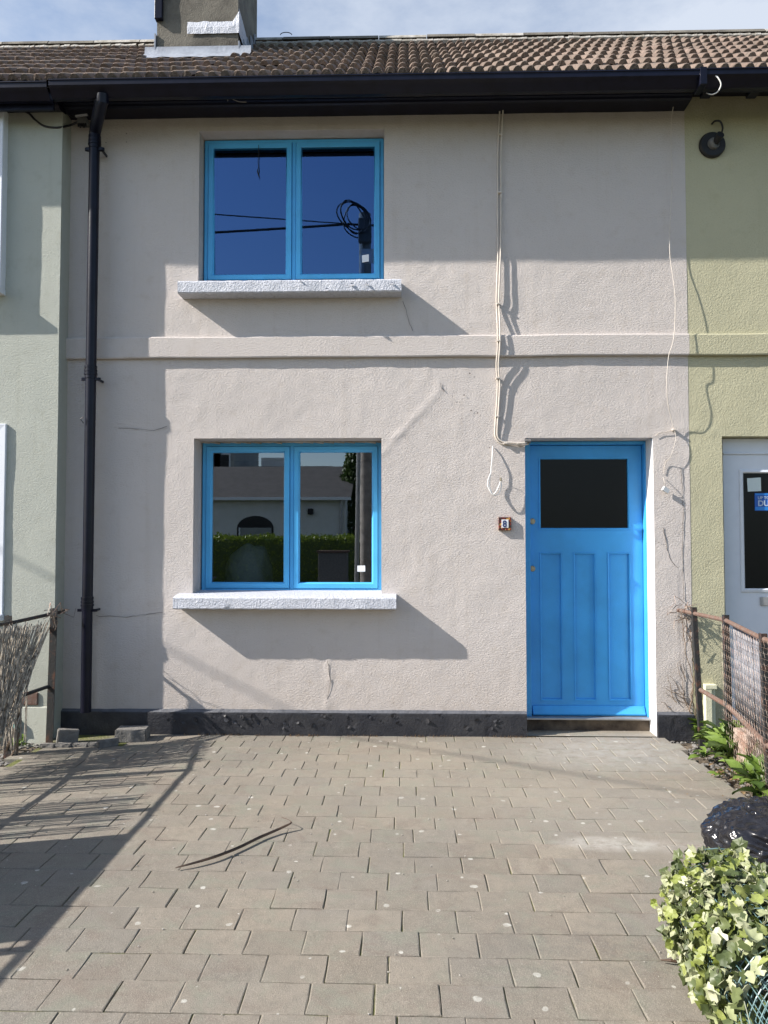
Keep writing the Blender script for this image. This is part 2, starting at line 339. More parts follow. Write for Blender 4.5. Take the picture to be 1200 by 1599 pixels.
    l.new(c, b.inputs['Base Color']); b.inputs['Roughness'].default_value = 0.88
    h = _math(n, l, 'ADD', fine.outputs['Fac'], _math(n, l, 'MULTIPLY', mid.outputs['Fac'], 2.0))
    bp = n.new('ShaderNodeBump'); bp.inputs['Distance'].default_value = 0.0022; l.new(h, bp.inputs['Height']); l.new(bp.outputs[0], b.inputs['Normal'])
    return m
M['paver'] = paver_mat()
M['bed'] = simple('mossy_joint_sand', (0.17, 0.155, 0.105), 0.95, vscale=4.5, col2=(0.125, 0.135, 0.035), lo=0.42, hi=0.55, bump=0.01, bscale=70, detail=8)
def leaf_mat(name, a, b_, trans=0.35, rough=0.45):
    m, n, l, b = newmat(name)
    g = n.new('ShaderNodeNewGeometry'); oi = n.new('ShaderNodeObjectInfo')
    rnd = _math(n, l, 'FRACT', _math(n, l, 'ADD', oi.outputs['Random'], g.outputs['Random Per Island']))
    c = _mixc(n, l, rnd, rgb(a), rgb(b_))
    t = _noise(n, l, 40, 4, 0.6, g.outputs['Position']); c = _mixc(n, l, _math(n, l, 'MULTIPLY', _ramp(n, l, t.outputs['Fac'], 0.4, 0.7).outputs[0], 0.4), c, rgb([x * 0.55 for x in a]))
    l.new(c, b.inputs['Base Color']); b.inputs['Roughness'].default_value = rough
    out = n['Material Output']; tl = n.new('ShaderNodeBsdfTranslucent'); l.new(c, tl.inputs[0])
    ms = n.new('ShaderNodeMixShader'); ms.inputs[0].default_value = trans
    l.new(b.outputs[0], ms.inputs[1]); l.new(tl.outputs[0], ms.inputs[2]); l.new(ms.outputs[0], out.inputs[0]); return m
M['ivy_pale'] = leaf_mat('faded_fabric_ivy', (0.38, 0.42, 0.22), (0.50, 0.50, 0.35), 0.25)
M['ivy_lime'] = leaf_mat('lime_fabric_ivy', (0.25, 0.31, 0.06), (0.40, 0.44, 0.15), 0.35)
M['ivy_dark'] = leaf_mat('dark_fabric_ivy', (0.06, 0.085, 0.03), (0.15, 0.18, 0.07), 0.2)  # dark greens of shaded leaves, shade put into the colour
M['weed'] = leaf_mat('weed_leaf', (0.13, 0.22, 0.03), (0.27, 0.38, 0.09), 0.35)
M['weed_dark'] = leaf_mat('dark_weed_leaf', (0.05, 0.10, 0.02), (0.11, 0.16, 0.05), 0.25)
M['hedge'] = leaf_mat('hedge_leaf', (0.10, 0.18, 0.02), (0.32, 0.40, 0.06), 0.3)
M['dead'] = leaf_mat('dead_leaf', (0.20, 0.12, 0.06), (0.32, 0.22, 0.12), 0.1)

def bag_mat():
    m, n, l, b = newmat('black_polythene')
    b.inputs['Base Color'].default_value = (0.014, 0.014, 0.017, 1); b.inputs['Roughness'].default_value = 0.17
    g = n.new('ShaderNodeNewGeometry').outputs['Position']
    def rid(sc, dist):
        t = n.new('ShaderNodeTexNoise'); t.noise_type = 'RIDGED_MULTIFRACTAL'; t.inputs['Scale'].default_value = sc; t.inputs['Detail'].default_value = 3; t.inputs['Distortion'].default_value = dist; t.inputs['Roughness'].default_value = 0.5
        l.new(g, t.inputs['Vector']); return t.outputs['Fac']
    bp = n.new('ShaderNodeBump'); bp.inputs['Distance'].default_value = 0.007
    l.new(_math(n, l, 'ADD', rid(5, 3.0), _math(n, l, 'MULTIPLY', rid(11, 3.0), 0.3)), bp.inputs['Height']); l.new(bp.outputs[0], b.inputs['Normal'])
    return m
M['bag'] = bag_mat()

# ------------------------------------------------------------------ the ground
def ground_sheet(name, x0, x1, y0, y1, z, mat, parent=None, nx=1, ny=1, amp=0.0, sink=0.0):
    b = MB(); vs_ = []; fs = []
    for j in range(ny + 1):
        for i in range(nx + 1):
            x = x0 + (x1 - x0) * i / nx; y = y0 + (y1 - y0) * j / ny
            vs_.append((x, y, z + (amp * n3(x, y, 0.3, 5) if amp else 0) + sink * n3(x, y, 2, 1.3)))
    for j in range(ny):
        for i in range(nx):
            a = j * (nx + 1) + i; fs.append((a, a + 1, a + nx + 2, a + nx + 1))
    b.add(vs_, fs); return b.build(name, mat, parent, fix=False)
setkind(ground_sheet('ground', -600, 600, -600, 600, -0.09, M['grass']), 'structure')
soil = setkind(ground_sheet('soil', -9, 7.5, -1.8, 5.66, -0.042, M['soil'], None, 130, 70, 0.02), 'structure')
setkind(ground_sheet('pavement', -60, 60, -3.6, -1.8, -0.03, M['path']), 'structure')
rd = setkind(ground_sheet('road', -60, 60, -9.6, -3.74, -0.07, M['road']), 'structure')
kb = MB(); kb.box(-60, 60, -3.74, -3.6, -0.085, -0.026); kb.box(-60, 60, -9.74, -9.6, -0.085, 0.02)
setkind(kb.build('kerb', M['path'], None), 'structure')
setkind(ground_sheet('far_pavement', -60, 60, -11.4, -9.74, 0.0, M['path']), 'structure')

DX0, DX1 = -2.50, 1.86
drive = setkind(ground_sheet('driveway', DX0 - 0.02, DX1 - 0.03, -1.8, W + 0.2, -0.0052, M['bed'], None, 150, 240, 0.0012, 0.004), 'structure')
rng = random.Random(3)
PW, PD, GAP = 0.204, 0.165, 0.0028
def paver_mesh(k):
    r_ = random.Random(k); b = MB(); hx = PW / 2 - GAP / 2; hy = PD / 2 - GAP / 2; c = 0.0020
    j = lambda: r_.uniform(-0.0010, 0.0010)
    lo = [(-hx, -hy), (-hx * 0.3, -hy), (hx * 0.35, -hy), (hx, -hy), (hx, 0.1 * hy), (hx, hy), (hx * 0.3, hy), (-hx * 0.35, hy), (-hx, hy), (-hx, -0.1 * hy)]
    lo = [(x + j() * 1.6, y + j() * 1.6) for x, y in lo]; q = len(lo)
    def ins(x, y): w_ = c * r_.uniform(0.6, 2.4); k_ = 1 - w_ / 0.09; return (x * k_, y * k_, j() * 0.4)
    vs_ = [(x, y, -0.06) for x, y in lo] + [(x, y, -c * r_.uniform(0.6, 1.6)) for x, y in lo] + [ins(x, y) for x, y in lo]
    fs = [(i, (i + 1) % q, q + (i + 1) % q, q + i) for i in range(q)] + [(q + i, q + (i + 1) % q, 2 * q + (i + 1) % q, 2 * q + i) for i in range(q)] + [tuple(range(2 * q, 3 * q))]
    return b.add(vs_, fs).mesh('paver', M['paver'])
pmesh = [paver_mesh(k) for k in range(10)]
spots = []
row = 0; y = W - PD / 2 - 0.01
while y > -1.7:
    off = (row % 2) * 0.5 * PW + rng.uniform(-0.03, 0.03) + 0.02 * math.sin(row * 1.7)
    x = DX0 + off - PW / 2 + 0.02
    while x < DX1 - 0.02:
        if x > DX0 - 0.01: spots.append((x + rng.uniform(-0.0015, 0.0015), y + rng.uniform(-0.0015, 0.0015), 1.0))
        x += PW
    cut = DX1 + 0.02 + rng.uniform(-0.012, 0.012) - (x - PW / 2)      # the last one in each row is cut to the edge
    if cut > 0.03: spots.append((x - PW / 2 + cut / 2, y, cut / PW))
    y -= PD; row += 1
def inview(x, y):
    p = proj((x, y, 0)); return p is not None and -60 < p[0] < 1260 and p[1] < 1660
def in_hole(x, y): return x < -2.02 and y > 5.38                      # the drain by the downpipe
spots = [s for s in spots if not in_hole(*s[:2])]
spots.sort(key=lambda s: (0 if inview(*s[:2]) else 1, (s[0] ** 2 + s[1] ** 2)))
rest = MB()
for i, (x, y, cs) in enumerate(spots):
    tilt = (rng.gauss(0, 0.004), rng.gauss(0, 0.004)); z = rng.gauss(0, 0.0009) + 0.004 * n3(x, y, 2, 1.3)
    me = pmesh[rng.randrange(10)]
    if i < 300: piece('paver', me, drive, (x, y, z), (tilt[0], tilt[1], rng.gauss(0, 0.004)), (cs, 1, 1))
    else:
        rest.add([(v.co.x * cs + x, v.co.y + y, v.co.z + z + v.co.y * tilt[0] - v.co.x * tilt[1]) for v in me.vertices], [tuple(p.vertices) for p in me.polygons])
setkind(rest.build('paver', M['paver'], drive, fix=False), 'stuff')

# ------------------------------------------------------------------ walls
def wall_mesh(name, x0, x1, z0, z1, Y, openings, reveal, step, mats, parent, amp=0.004, ridges=(), ends=0.0, rmat=None):
    """displaced rendered wall front with openings and their reveals"""
    def axis(a, b_, cuts):
        pts = sorted({round(v, 5) for v in [a, b_] + [c for c in cuts if a < c < b_]}); out = []
        for p, q in zip(pts, pts[1:]):
            k = max(1, int(math.ceil((q - p) / step)))
            out += [p + (q - p) * i / k for i in range(k)]
        return out + [pts[-1]]
    xs = axis(x0, x1, [c for o in openings for c in o[:2]]); zs = axis(z0, z1, [c for o in openings for c in o[2:4]])
    b = MB(); nx, nz = len(xs), len(zs)
    def disp(x, z):
        d = amp * (n3(x, 0, z, 1.1) + 0.6 * n3(x, 3, z, 4.5) + 0.35 * n3(x, 7, z, 14))
        for path, wdt, h in ridges:
            best = 9
            for (ax, az), (bx, bz) in zip(path, path[1:]):
                ux, uz = bx - ax, bz - az; L2 = ux * ux + uz * uz + 1e-9
                t = max(0, min(1, ((x - ax) * ux + (z - az) * uz) / L2)); best = min(best, math.hypot(x - ax - t * ux, z - az - t * uz))
            if best < wdt * 2: d -= h * math.exp(-(best / wdt) ** 2) * (0.6 + 0.8 * n3(x, 5, z, 12))
        return Y + d
    vid = lambda i, j: j * nx + i
    vs_ = [(x, disp(x, z), z) for z in zs for x in xs]
    fs = []; open_cell = set()
    for j in range(nz - 1):
        for i in range(nx - 1):
            cx = (xs[i] + xs[i + 1]) / 2; cz = (zs[j] + zs[j + 1]) / 2
            if any(o[0] < cx < o[1] and o[2] < cz < o[3] for o in openings): open_cell.add((i, j)); continue
            fs.append((vid(i, j), vid(i + 1, j), vid(i + 1, j + 1), vid(i, j + 1)))
    b.add(vs_, fs, 0)
    base = len(b.v); back = {}
    def bk(i, j):
        if (i, j) not in back:
            back[(i, j)] = len(b.v); b.v.append((xs[i], Y + reveal, zs[j]))
        return back[(i, j)]
    for (i, j) in open_cell:
        for di, dj, a, c in ((-1, 0, (i, j), (i, j + 1)), (1, 0, (i + 1, j + 1), (i + 1, j)), (0, -1, (i + 1, j), (i, j)), (0, 1, (i, j + 1), (i + 1, j + 1))):
            if (i + di, j + dj) not in open_cell:
                mi = 1 if (rmat and di == 1 and rmat(xs[i], zs[j])) else 0
                b.f.append((vid(*a), vid(*c), bk(*c), bk(*a))); b.m.append(mi)
    if ends:
        for i in (0, nx - 1):
            e = []
            for j in range(nz): e.append(len(b.v)); b.v.append((xs[i], Y + ends, zs[j]))
            for j in range(nz - 1): b.f.append((vid(i, j), e[j], e[j + 1], vid(i, j + 1))); b.m.append(0)
    return b.build(name, mats, parent, smooth=False, fix=False, auto=0.5)

XL = wp(101, 640, W)[0]                      # party line to the pale green house
XR = wp(1074, 500, W)[0]                     # party line to the yellow house
PL = 0.15                                   # the green house stands this far forward
ZT = 4.80
def win_open(pxl, pyt, pxr, pyb):
    a = wp(pxl, pyt, W); c = wp(pxr, pyb, W); return (a[0], c[0], c[1], a[1])
ZS = 4 * 0
up = (wp(311, 300, W)[0], wp(600, 300, W)[0], wp(450, 437, W)[1] - 0.01, wp(450, 203, W)[1])
lo = (wp(302, 800, W)[0], wp(596, 800, W)[0], wp(450, 931, W)[1] - 0.01, wp(450, 684, W)[1])
dr = (wp(821.5, 900, W)[0], wp(1023, 900, W)[0], -0.05, wp(920, 683.5, W)[1])
def path(pts, Y=W): return [wp(px, py, Y) for px, py in pts]
ridges = [(path([(598, 708), (620, 682), (645, 655), (672, 628), (690, 608), (684, 596)]), 0.022, 0.007),
          (path([(690, 606), (720, 622), (760, 640), (776, 648)]), 0.012, 0.004),
          (path([(512, 1030), (516, 1060), (510, 1105)]), 0.012, 0.006),
          (path([(645, 470), (655, 520), (662, 560), (672, 590)]), 0.014, 0.005),
          (path([(100, 665), (200, 672), (290, 660)]), 0.010, -0.003),
          (path([(1022, 680), (1050, 672), (1074, 668)]), 0.014, 0.005),
          (path([(1066, 700), (1067, 800), (1066, 945), (1070, 1100)]), 0.007, -0.006)]
house = thing('terraced_house', 'cream rendered terraced house with bright blue windows and blue front door', 'house', (0, W, 0))
wall_mesh('wall', XL, XR, -0.05, ZT, W, [up, lo, dr], 0.29, 0.022, [M['wall'], M['reveal']], house, 0.0045, ridges,
          rmat=lambda x, z: x > 0.9 and z < 2.2)
zc1, zc0 = wp(631, 523, W - 0.03)[1], wp(631, 557, W - 0.03)[1]
def course(parent, x0, x1, mat, name='string_course'):
    b = MB(); n_ = int((x1 - x0) / 0.04); vs_ = []; fs = []
    prof = [(0.02, zc0 + 0.012), (-0.026, zc0), (-0.032, zc0 + 0.01), (-0.033, zc1 - 0.012), (-0.026, zc1 - 0.002), (0.02, zc1 + 0.004)]
    for i in range(n_ + 1):
        x = x0 + (x1 - x0) * i / n_
        for k, (dy, z) in enumerate(prof):
            vs_.append((x, W + dy + 0.0022 * n3(x, 2 + k * 0.1, z, 3) * (0 if k in (0, 5) else 1), z + 0.0045 * n3(x, 9, 0, 2.5) + 0.0015 * n3(x, 4, 0, 18)))
    m = len(prof)
    for i in range(n_):
        for k in range(m - 1): a = i * m + k; fs.append((a, a + m, a + m + 1, a + 1))
    b.add(vs_, fs); return b.build(name, mat, parent, fix=True, auto=0.35)
course(house, XL + 0.002, XR, M['wall'])
# plinth, with flaking bitumen paint
zp = wp(600, 1108.5, W - 0.02)[1]
def plinth(x0, x1, parent, seed):
    b = MB(); n_ = max(4, int((x1 - x0) / 0.012)); m = 12; vs_ = []; fs = []
    for i in range(n_ + 1):
        x = x0 + (x1 - x0) * i / n_
        for k in range(m + 1):
            z = -0.02 + (zp - 0.028 + 0.02) * k / m
            fl = n3(x, seed, z, 9) + 0.6 * n3(x, seed + 4, z, 32)
            step_ = 0.0035 if fl > 0.55 else 0.0
            vs_.append((x, W - 0.026 + step_ * (0.5 if k < 2 else 1) + 0.0025 * n3(x, 1, z, 4), z))
        vs_.append((x, W - 0.024 + 0.003 * n3(x, 1, 0, 9), zp - 0.024)); vs_.append((x, W + 0.01, zp + 0.003 * n3(x, 2, 2, 8)))
    q = m + 3; mi = []
    for i in range(n_):
        for k in range(q - 1):
            a = i * q + k; b.add([], []); fs.append((a, a + q, a + q + 1, a + 1)); mi.append(1 if k == q - 2 else 0)
    b.v = vs_; b.f = fs; b.m = mi
    # returns at both ends
    for i in (0, n_):
        e = len(b.v); x = vs_[i * q][0]
        b.v += [(x, W + 0.1, vs_[i * q + k][2]) for k in range(q)]
        for k in range(q - 1): b.f.append((i * q + k, e + k, e + k + 1, i * q + k + 1)); b.m.append(0)
    return b.build('plinth', [M['plinth'], M['plinthtop']], parent, fix=True, auto=0.6)
plinth(XL + 0.003, dr[0] - 0.002, house, 1.0); plinth(dr[1] + 0.003, XR - 0.004, house, 8.0)
fl_me = []
for k in range(3):
    r_ = random.Random(k + 40); b = MB()
    p = [(r_.uniform(0.6, 1.1) * math.cos(a), -0.25 - 0.4 * r_.random() if i in (1, 2) else 0.0, r_.uniform(0.6, 1.1) * math.sin(a)) for i, a in enumerate([0.3, 1.4, 2.4, 3.6, 4.6, 5.6])]
    b.add([(0, 0, 0)] + p, [(0, i + 1, (i + 1) % 6 + 1) for i in range(6)]); fl_me.append(b.mesh('paint_flake', M['plinth']))
for k in range(46):
    px = random.choice([random.uniform(245, 520), random.uniform(520, 818), random.uniform(250, 470)]); py = random.uniform(1117, 1138)
    x, z = wp(px, py, W - 0.035); s_ = random.uniform(0.007, 0.02)
    piece('paint_flake', fl_me[k % 3], house, (x, W - 0.030, z), (random.uniform(-0.4, 0.2), random.uniform(0, 6), random.uniform(-0.5, 0.5)), (s_ * 1.3, s_, s_))
# cracks: hairline tubes half sunk in the render
def crack(parent, pts, r=0.0014, Y=W):
    P_ = path(pts); out = []
    for (ax, az), (bx, bz) in zip(P_, P_[1:]):
        k = max(2, int(math.hypot(bx - ax, bz - az) / 0.03))
        for i in range(k):
            t = i / k; out.append((ax + (bx - ax) * t + random.uniform(-0.004, 0.004), Y - 0.0045, az + (bz - az) * t + random.uniform(-0.004, 0.004)))
    MB().tube(out, [r * random.uniform(0.6, 1.4) for _ in out], 5).build('crack', M['crack'], parent)
for pts in ([(1064, 730), (1067, 800), (1066, 870), (1068, 945)], [(1068, 960), (1068, 1040), (1071, 1100)], [(1036, 895 - 70), (1045, 870), (1062, 893)],
            [(512, 1032), (516, 1062), (511, 1100)], [(630, 470), (640, 505), (648, 522)], [(687, 598), (694, 612), (690, 604)], [(150, 962), (200, 963), (262, 955)], [(185, 668), (240, 672), (268, 664)]):
    crack(house, pts)
# small holes and pits in the render
pit = MB(); pit.add([(0.006 * math.cos(a), 0, 0.006 * math.sin(a)) for a in [i * math.pi / 3 for i in range(6)]], [(0, 1, 2, 3, 4, 5)])
pit_me = pit.mesh('render_pit', M['crack'])
for px, py in ((734, 583), (725, 617), (714, 628), (718, 628), (736, 641), (746, 645), (692, 602), (198, 209), (198, 222), (166, 223), (1057, 765), (1029, 847), (1036, 850), (765, 699), (103, 235), (104, 300), (100, 655), (95, 448)):
    x, z = wp(px, py, W); piece('render_pit', pit_me, house, (x, W - 0.006, z), (0, 0, 0), random.uniform(0.5, 1.0))

# rooms behind the windows
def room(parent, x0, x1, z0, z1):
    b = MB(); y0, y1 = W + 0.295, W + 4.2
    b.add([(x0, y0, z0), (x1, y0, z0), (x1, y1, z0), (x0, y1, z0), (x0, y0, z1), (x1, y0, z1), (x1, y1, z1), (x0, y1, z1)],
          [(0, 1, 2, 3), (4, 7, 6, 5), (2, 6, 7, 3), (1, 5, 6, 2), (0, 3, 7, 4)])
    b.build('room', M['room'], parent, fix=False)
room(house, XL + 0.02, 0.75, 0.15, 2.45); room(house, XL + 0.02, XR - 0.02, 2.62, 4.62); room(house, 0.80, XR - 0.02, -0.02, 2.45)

# windows: frame, two sashes, panes, sill
def sill(parent, x0, x1, zt, zb, p, seed, name='sill', back=0.23, rise=0.028):
    b = MB(); n_ = int((x1 - x0) / 0.02); q = 9; vs_ = []; fs = []
    prof = [(0.0, zb), (-p + 0.008, zb), (-p, zb + 0.008), (-p, (zb + zt) / 2), (-p, zt - 0.010), (-p + 0.010, zt), (-p * 0.5, zt + rise * 0.3), (0.0, zt + rise * 0.55), (back, zt + rise)]
    for i in range(n_ + 1):
        x = x0 + (x1 - x0) * i / n_
        for k, (dy, z) in enumerate(prof):
            a = 0.0045 if 0 < k < 7 else 0
            vs_.append((x, W + dy + a * (n3(x, seed, z, 9) + 0.7 * n3(x, seed + 2, z, 45)), z + a * 0.8 * n3(x, seed + 5, k * 0.3, 20)))
    for i in range(n_):
        for k in range(q - 1): a = i * q + k; fs.append((a, a + q, a + q + 1, a + 1))
    fs += [tuple(reversed(range(q))), tuple(range(n_ * q, n_ * q + q))]
    b.add(vs_, fs); return b.build(name, M['white'], parent, fix=True, auto=0.6)
def casement(parent, o, label, rec, tilt, gm):
    x0, x1, z0, z1 = o; yf = W + rec; fx0, fx1 = x0 - 0.0 + 0.012, x1 - 0.006; fz1 = z1 - 0.008; fz0 = z0 + 0.026
    wnd = MB(); wnd.ring(fx0, fx1, fz0, fz1, [(0, yf + 0.07), (0, yf), (0.026, yf), (0.026, yf + 0.07)])
    cx = (fx0 + fx1) / 2
    wnd.box(cx - 0.014, cx + 0.014, yf + 0.002, yf + 0.07, fz0 + 0.026, fz1 - 0.026)
    win = wnd.build('window', M['blue'], parent, bevel=0.002)
    win['label'] = label
    # filler behind the frame edge so no gap shows round it
    MB().ring(x0 - 0.01, x1 + 0.01, z0 - 0.02, z1 + 0.01, [(0, yf + 0.03), (0.035, yf + 0.03), (0.035, yf + 0.05), (0, yf + 0.05)]).build('frame', M['blue'], win)
    for a, c in ((fx0 + 0.0285, cx - 0.0165), (cx + 0.0165, fx1 - 0.0285)):
        s_ = MB().ring(a, c, fz0 + 0.0285, fz1 - 0.0285, [(0, yf + 0.05), (0, yf - 0.006), (0.003, yf - 0.010), (0.034, yf - 0.010), (0.038, yf - 0.006), (0.038, yf - 0.001), (0.046, yf + 0.010), (0.046, yf + 0.05)])
        s_.build('sash', M['blue'], win, fix=True)
        g_ = MB(); g_.add([(a + 0.044, yf + 0.018 + tilt * 0.3, fz0 + 0.07), (c - 0.044, yf + 0.018 + tilt * 0.3, fz0 + 0.07), (c - 0.044, yf + 0.018 - tilt * 0.7, fz1 - 0.07), (a + 0.044, yf + 0.018 - tilt * 0.7, fz1 - 0.07)], [(0, 1, 2, 3)])
        g_.build('pane', gm, win, fix=False)
    return win, (fx0, fx1, fz0, fz1, yf)
win_up, gu = casement(house, up, 'upper blue double casement window', 0.12, 0.034, M['glass'])
win_lo, gl_ = casement(house, lo, 'lower blue double casement window', 0.215, 0.0, M['glass_low'])
su = [wp(277.5, 446, W - 0.145)[0], wp(627, 446, W - 0.145)[0]]; sl = [wp(270, 940, W - 0.145)[0], wp(619, 940, W - 0.145)[0]]
sill(house, su[0], su[1], wp(450, 436.5, W - 0.145)[1], wp(450, 456, W - 0.145)[1], 0.145, 1.0)
sill(house, sl[0], sl[1], wp(450, 932.5, W - 0.145)[1], wp(450, 952, W - 0.145)[1], 0.145, 5.0)
# blistered flakes of paint on the upper sill
for px, py, s_ in ((549, 444, 0.02), (573, 443, 0.016), (510, 452, 0.022), (612, 442, 0.014), (470, 439, 0.010)):
    x, z = wp(px, py, W - 0.15); b = MB()
    b.add([(x - s_, W - 0.149, z), (x, W - 0.160, z + s_ * 0.5), (x + s_ * 0.8, W - 0.150, z + s_ * 0.3), (x + s_ * 0.3, W - 0.163, z - s_ * 0.35), (x - s_ * 0.6, W - 0.158, z - s_ * 0.3)], [(0, 1, 2), (0, 2, 3), (0, 3, 4)])
    b.build('paint_flake', M['white'], house, fix=False)
# mortar smears over the lower window head
b = MB()
for i in range(18):
    x = lo[0] + 0.02 + (lo[1] - lo[0] - 0.04) * i / 17; b.tube([(x - 0.03, W + 0.19, lo[3] - 0.004), (x + 0.05, W + 0.19, lo[3] - 0.006 - 0.006 * random.random())], [0.006, 0.007 + 0.005 * random.random()], 5)
setkind(b.build('mortar_smear', M['mortar'], house), 'stuff')

# the front door
yf = W + 0.17; yl = W + 0.235
fr_x0, fr_x1 = dr[0] + 0.003, wp(1016.5, 900, yf)[0]; zb_f = wp(900, 1119.5, yf)[1]; zt_f = dr[3] - 0.004
lf_x0, lf_x1 = wp(828, 900, yl)[0], wp(1004.5, 900, yl)[0]; lf_z0, lf_z1 = wp(900, 1117, yl)[1], wp(900, 696, yl)[1]
b = MB()
for o_ in ((fr_x0, lf_x0 - 0.004, zb_f, zt_f), (lf_x1 + 0.004, fr_x1, zb_f, zt_f), (lf_x0 - 0.004, lf_x1 + 0.004, lf_z1 + 0.005, zt_f - 0.0005)):
    b.box(o_[0], o_[1], yf, yf + 0.11, o_[2], o_[3])
b.box(fr_x1 - 0.001, dr[1] + 0.01, yf + 0.03, yf + 0.09, zb_f, zt_f)
dframe = b.build('door_frame', M['blue_door'], house, bevel=0.002)
def pxr(l, t, r, b_): a = wp(l, t, yl); c = wp(r, b_, yl); return (a[0], c[0], c[1], a[1])
gx = pxr(844, 717, 981.5, 824.5)
pn = [pxr(845.5, 865, 877.5, 1092), pxr(898, 865, 930.5, 1092), pxr(951.5, 865, 985, 1092)]
holes = [gx] + pn
xs = sorted({lf_x0, lf_x1} | {v for h in holes for v in h[:2]}); zs = sorted({lf_z0, lf_z1} | {v for h in holes for v in h[2:]})
b = MB()
for i in range(len(xs) - 1):
    for j in range(len(zs) - 1):
        cx, cz = (xs[i] + xs[i + 1]) / 2, (zs[j] + zs[j + 1]) / 2
        if any(h[0] < cx < h[1] and h[2] < cz < h[3] for h in holes): continue
        b.add([(xs[i], yl, zs[j]), (xs[i + 1], yl, zs[j]), (xs[i + 1], yl, zs[j + 1]), (xs[i], yl, zs[j + 1])], [(0, 1, 2, 3)])
b.ring(lf_x0, lf_x1, lf_z0, lf_z1, [(0, yl), (0, yl + 0.04)])
door = b.build('front_door', M['blue_door'], house, fix=False)
for h in pn:
    r_ = MB(); r_.ring(h[0] - 0.012, h[1] + 0.012, h[2] - 0.012, h[3] + 0.012, [(0, yl + 0.001), (0.002, yl - 0.006), (0.009, yl - 0.004), (0.012, yl + 0.001), (0.013, yl + 0.014)])
    r_.add([(h[0] + 0.0008, yl + 0.014, h[2] + 0.0008), (h[1] - 0.0008, yl + 0.014, h[2] + 0.0008), (h[1] - 0.0008, yl + 0.014, h[3] - 0.0008), (h[0] + 0.0008, yl + 0.014, h[3] - 0.0008)], [(0, 1, 2, 3)])
    r_.build('door_panel', M['blue_door'], door, fix=True)
r_ = MB(); r_.ring(gx[0] - 0.014, gx[1] + 0.014, gx[2] - 0.014, gx[3] + 0.014, [(0, yl + 0.001), (0.002, yl - 0.007), (0.010, yl - 0.005), (0.014, yl + 0.001), (0.0148, yl + 0.016)])
r_.build('glazing_bead', M['blue_door'], door, fix=True)
MB().add([(gx[0], yl + 0.012, gx[2]), (gx[1], yl + 0.012, gx[2]), (gx[1], yl + 0.012, gx[3]), (gx[0], yl + 0.012, gx[3])], [(0, 1, 2, 3)]).build('pane', M['glass_dark'], door, fix=False)
zb1 = wp(900, 1102, yl)[1]
MB().extr([(yl - 0.002, lf_z0 + 0.008), (yl - 0.042, lf_z0 + 0.006), (yl - 0.045, lf_z0 + 0.018), (yl - 0.018, zb1 - 0.012), (yl - 0.012, zb1), (yl - 0.002, zb1)], lf_x0 + 0.012, lf_x1 - 0.004).build('weather_bar', M['blue_door'], door, bevel=0.0015)
for py in (814, 888):
    x, z = wp(832, py, yl - 0.01); b = MB()
    b.tube([(x, yl + 0.001, z), (x, yl - 0.010, z), (x, yl - 0.013, z)], [0.023, 0.022, 0.019], 20); b.tube([(x, yl - 0.012, z), (x, yl - 0.019, z)], [0.012, 0.011], 14)
    b.box(x - 0.0015, x + 0.0015, yl - 0.021, yl - 0.018, z - 0.006, z + 0.006)
    b.build('lock', M['brass'], door, auto=0.5)
b = MB(); b.box(fr_x0 + 0.004, fr_x1 + 0.012, yf - 0.045, yf + 0.12, zb_f - 0.014, zb_f - 0.001); b.build('threshold_strip', M['alu'], house, bevel=0.002)
b = MB(); b.box(fr_x0 + 0.02, fr_x1 - 0.002, yf - 0.01, yf + 0.10, -0.04, zb_f - 0.016); b.build('threshold_board', M['threshold'], house, bevel=0.004)
b = MB(); b.box(fr_x1 + 0.002, fr_x1 + 0.05, yf - 0.03, yf + 0.10, -0.04, zb_f - 0.015); b.build('threshold_brick', M['pinkblock'], house, bevel=0.006)
b = MB(); b.box(fr_x0 - 0.001, fr_x0 + 0.018, yf - 0.02, yf + 0.10, -0.04, zb_f - 0.015); b.build('threshold_brick', M['concrete'], house, bevel=0.004)
ground_sheet('doorstep', dr[0] + 0.002, dr[1] - 0.002, W - 0.005, W + 0.165, 0.004, M['paver'], house)

# ------------------------------------------------------------------ eaves, gutters, roofs
PITCHR = R(37.5); EY, EZ = 5.275, 4.700; RY = 7.35; GA = 0.336
slope = (RY - EY) / math.cos(PITCHR); RZ = EZ + slope * math.sin(PITCHR)
def tile_mesh(k):
    r_ = random.Random(k); w = 0.176; L = 0.40; pts = []
    for half in (0, 1):
        for t, h in ((0.0, 0.0), (0.10, -0.012), (0.20, -0.008), (0.29, 0.010), (0.42, 0.024), (0.62, 0.029), (0.82, 0.024), (0.94, 0.008)):
            pts.append((half * w / 2 + t * w / 2, h))
    pts.append((w, 0.0)); n_ = len(pts); b = MB(); vs_ = []
    for x, h in pts: vs_.append((x, r_.uniform(-0.004, 0.004), h - 0.030))          # lower lip of the front edge
    for x, h in pts: vs_.append((x, 0.0 + r_.uniform(-0.003, 0.003), h + 0.004))
    for x, h in pts: vs_.append((x, 0.02, h + 0.008))
    for x, h in pts: vs_.append((x, L, h * 0.9 - 0.012))
    fs = [(j * n_ + i, j * n_ + i + 1, (j + 1) * n_ + i + 1, (j + 1) * n_ + i) for j in range(3) for i in range(n_ - 1)]
    b.add(vs_, fs); me = b.mesh('roof_tile', M['tile'])
    me.polygons.foreach_set('use_smooth', [(i // (n_ - 1)) != 0 for i in range(len(me.polygons))]); return me
tmesh = [tile_mesh(k) for k in range(5)]
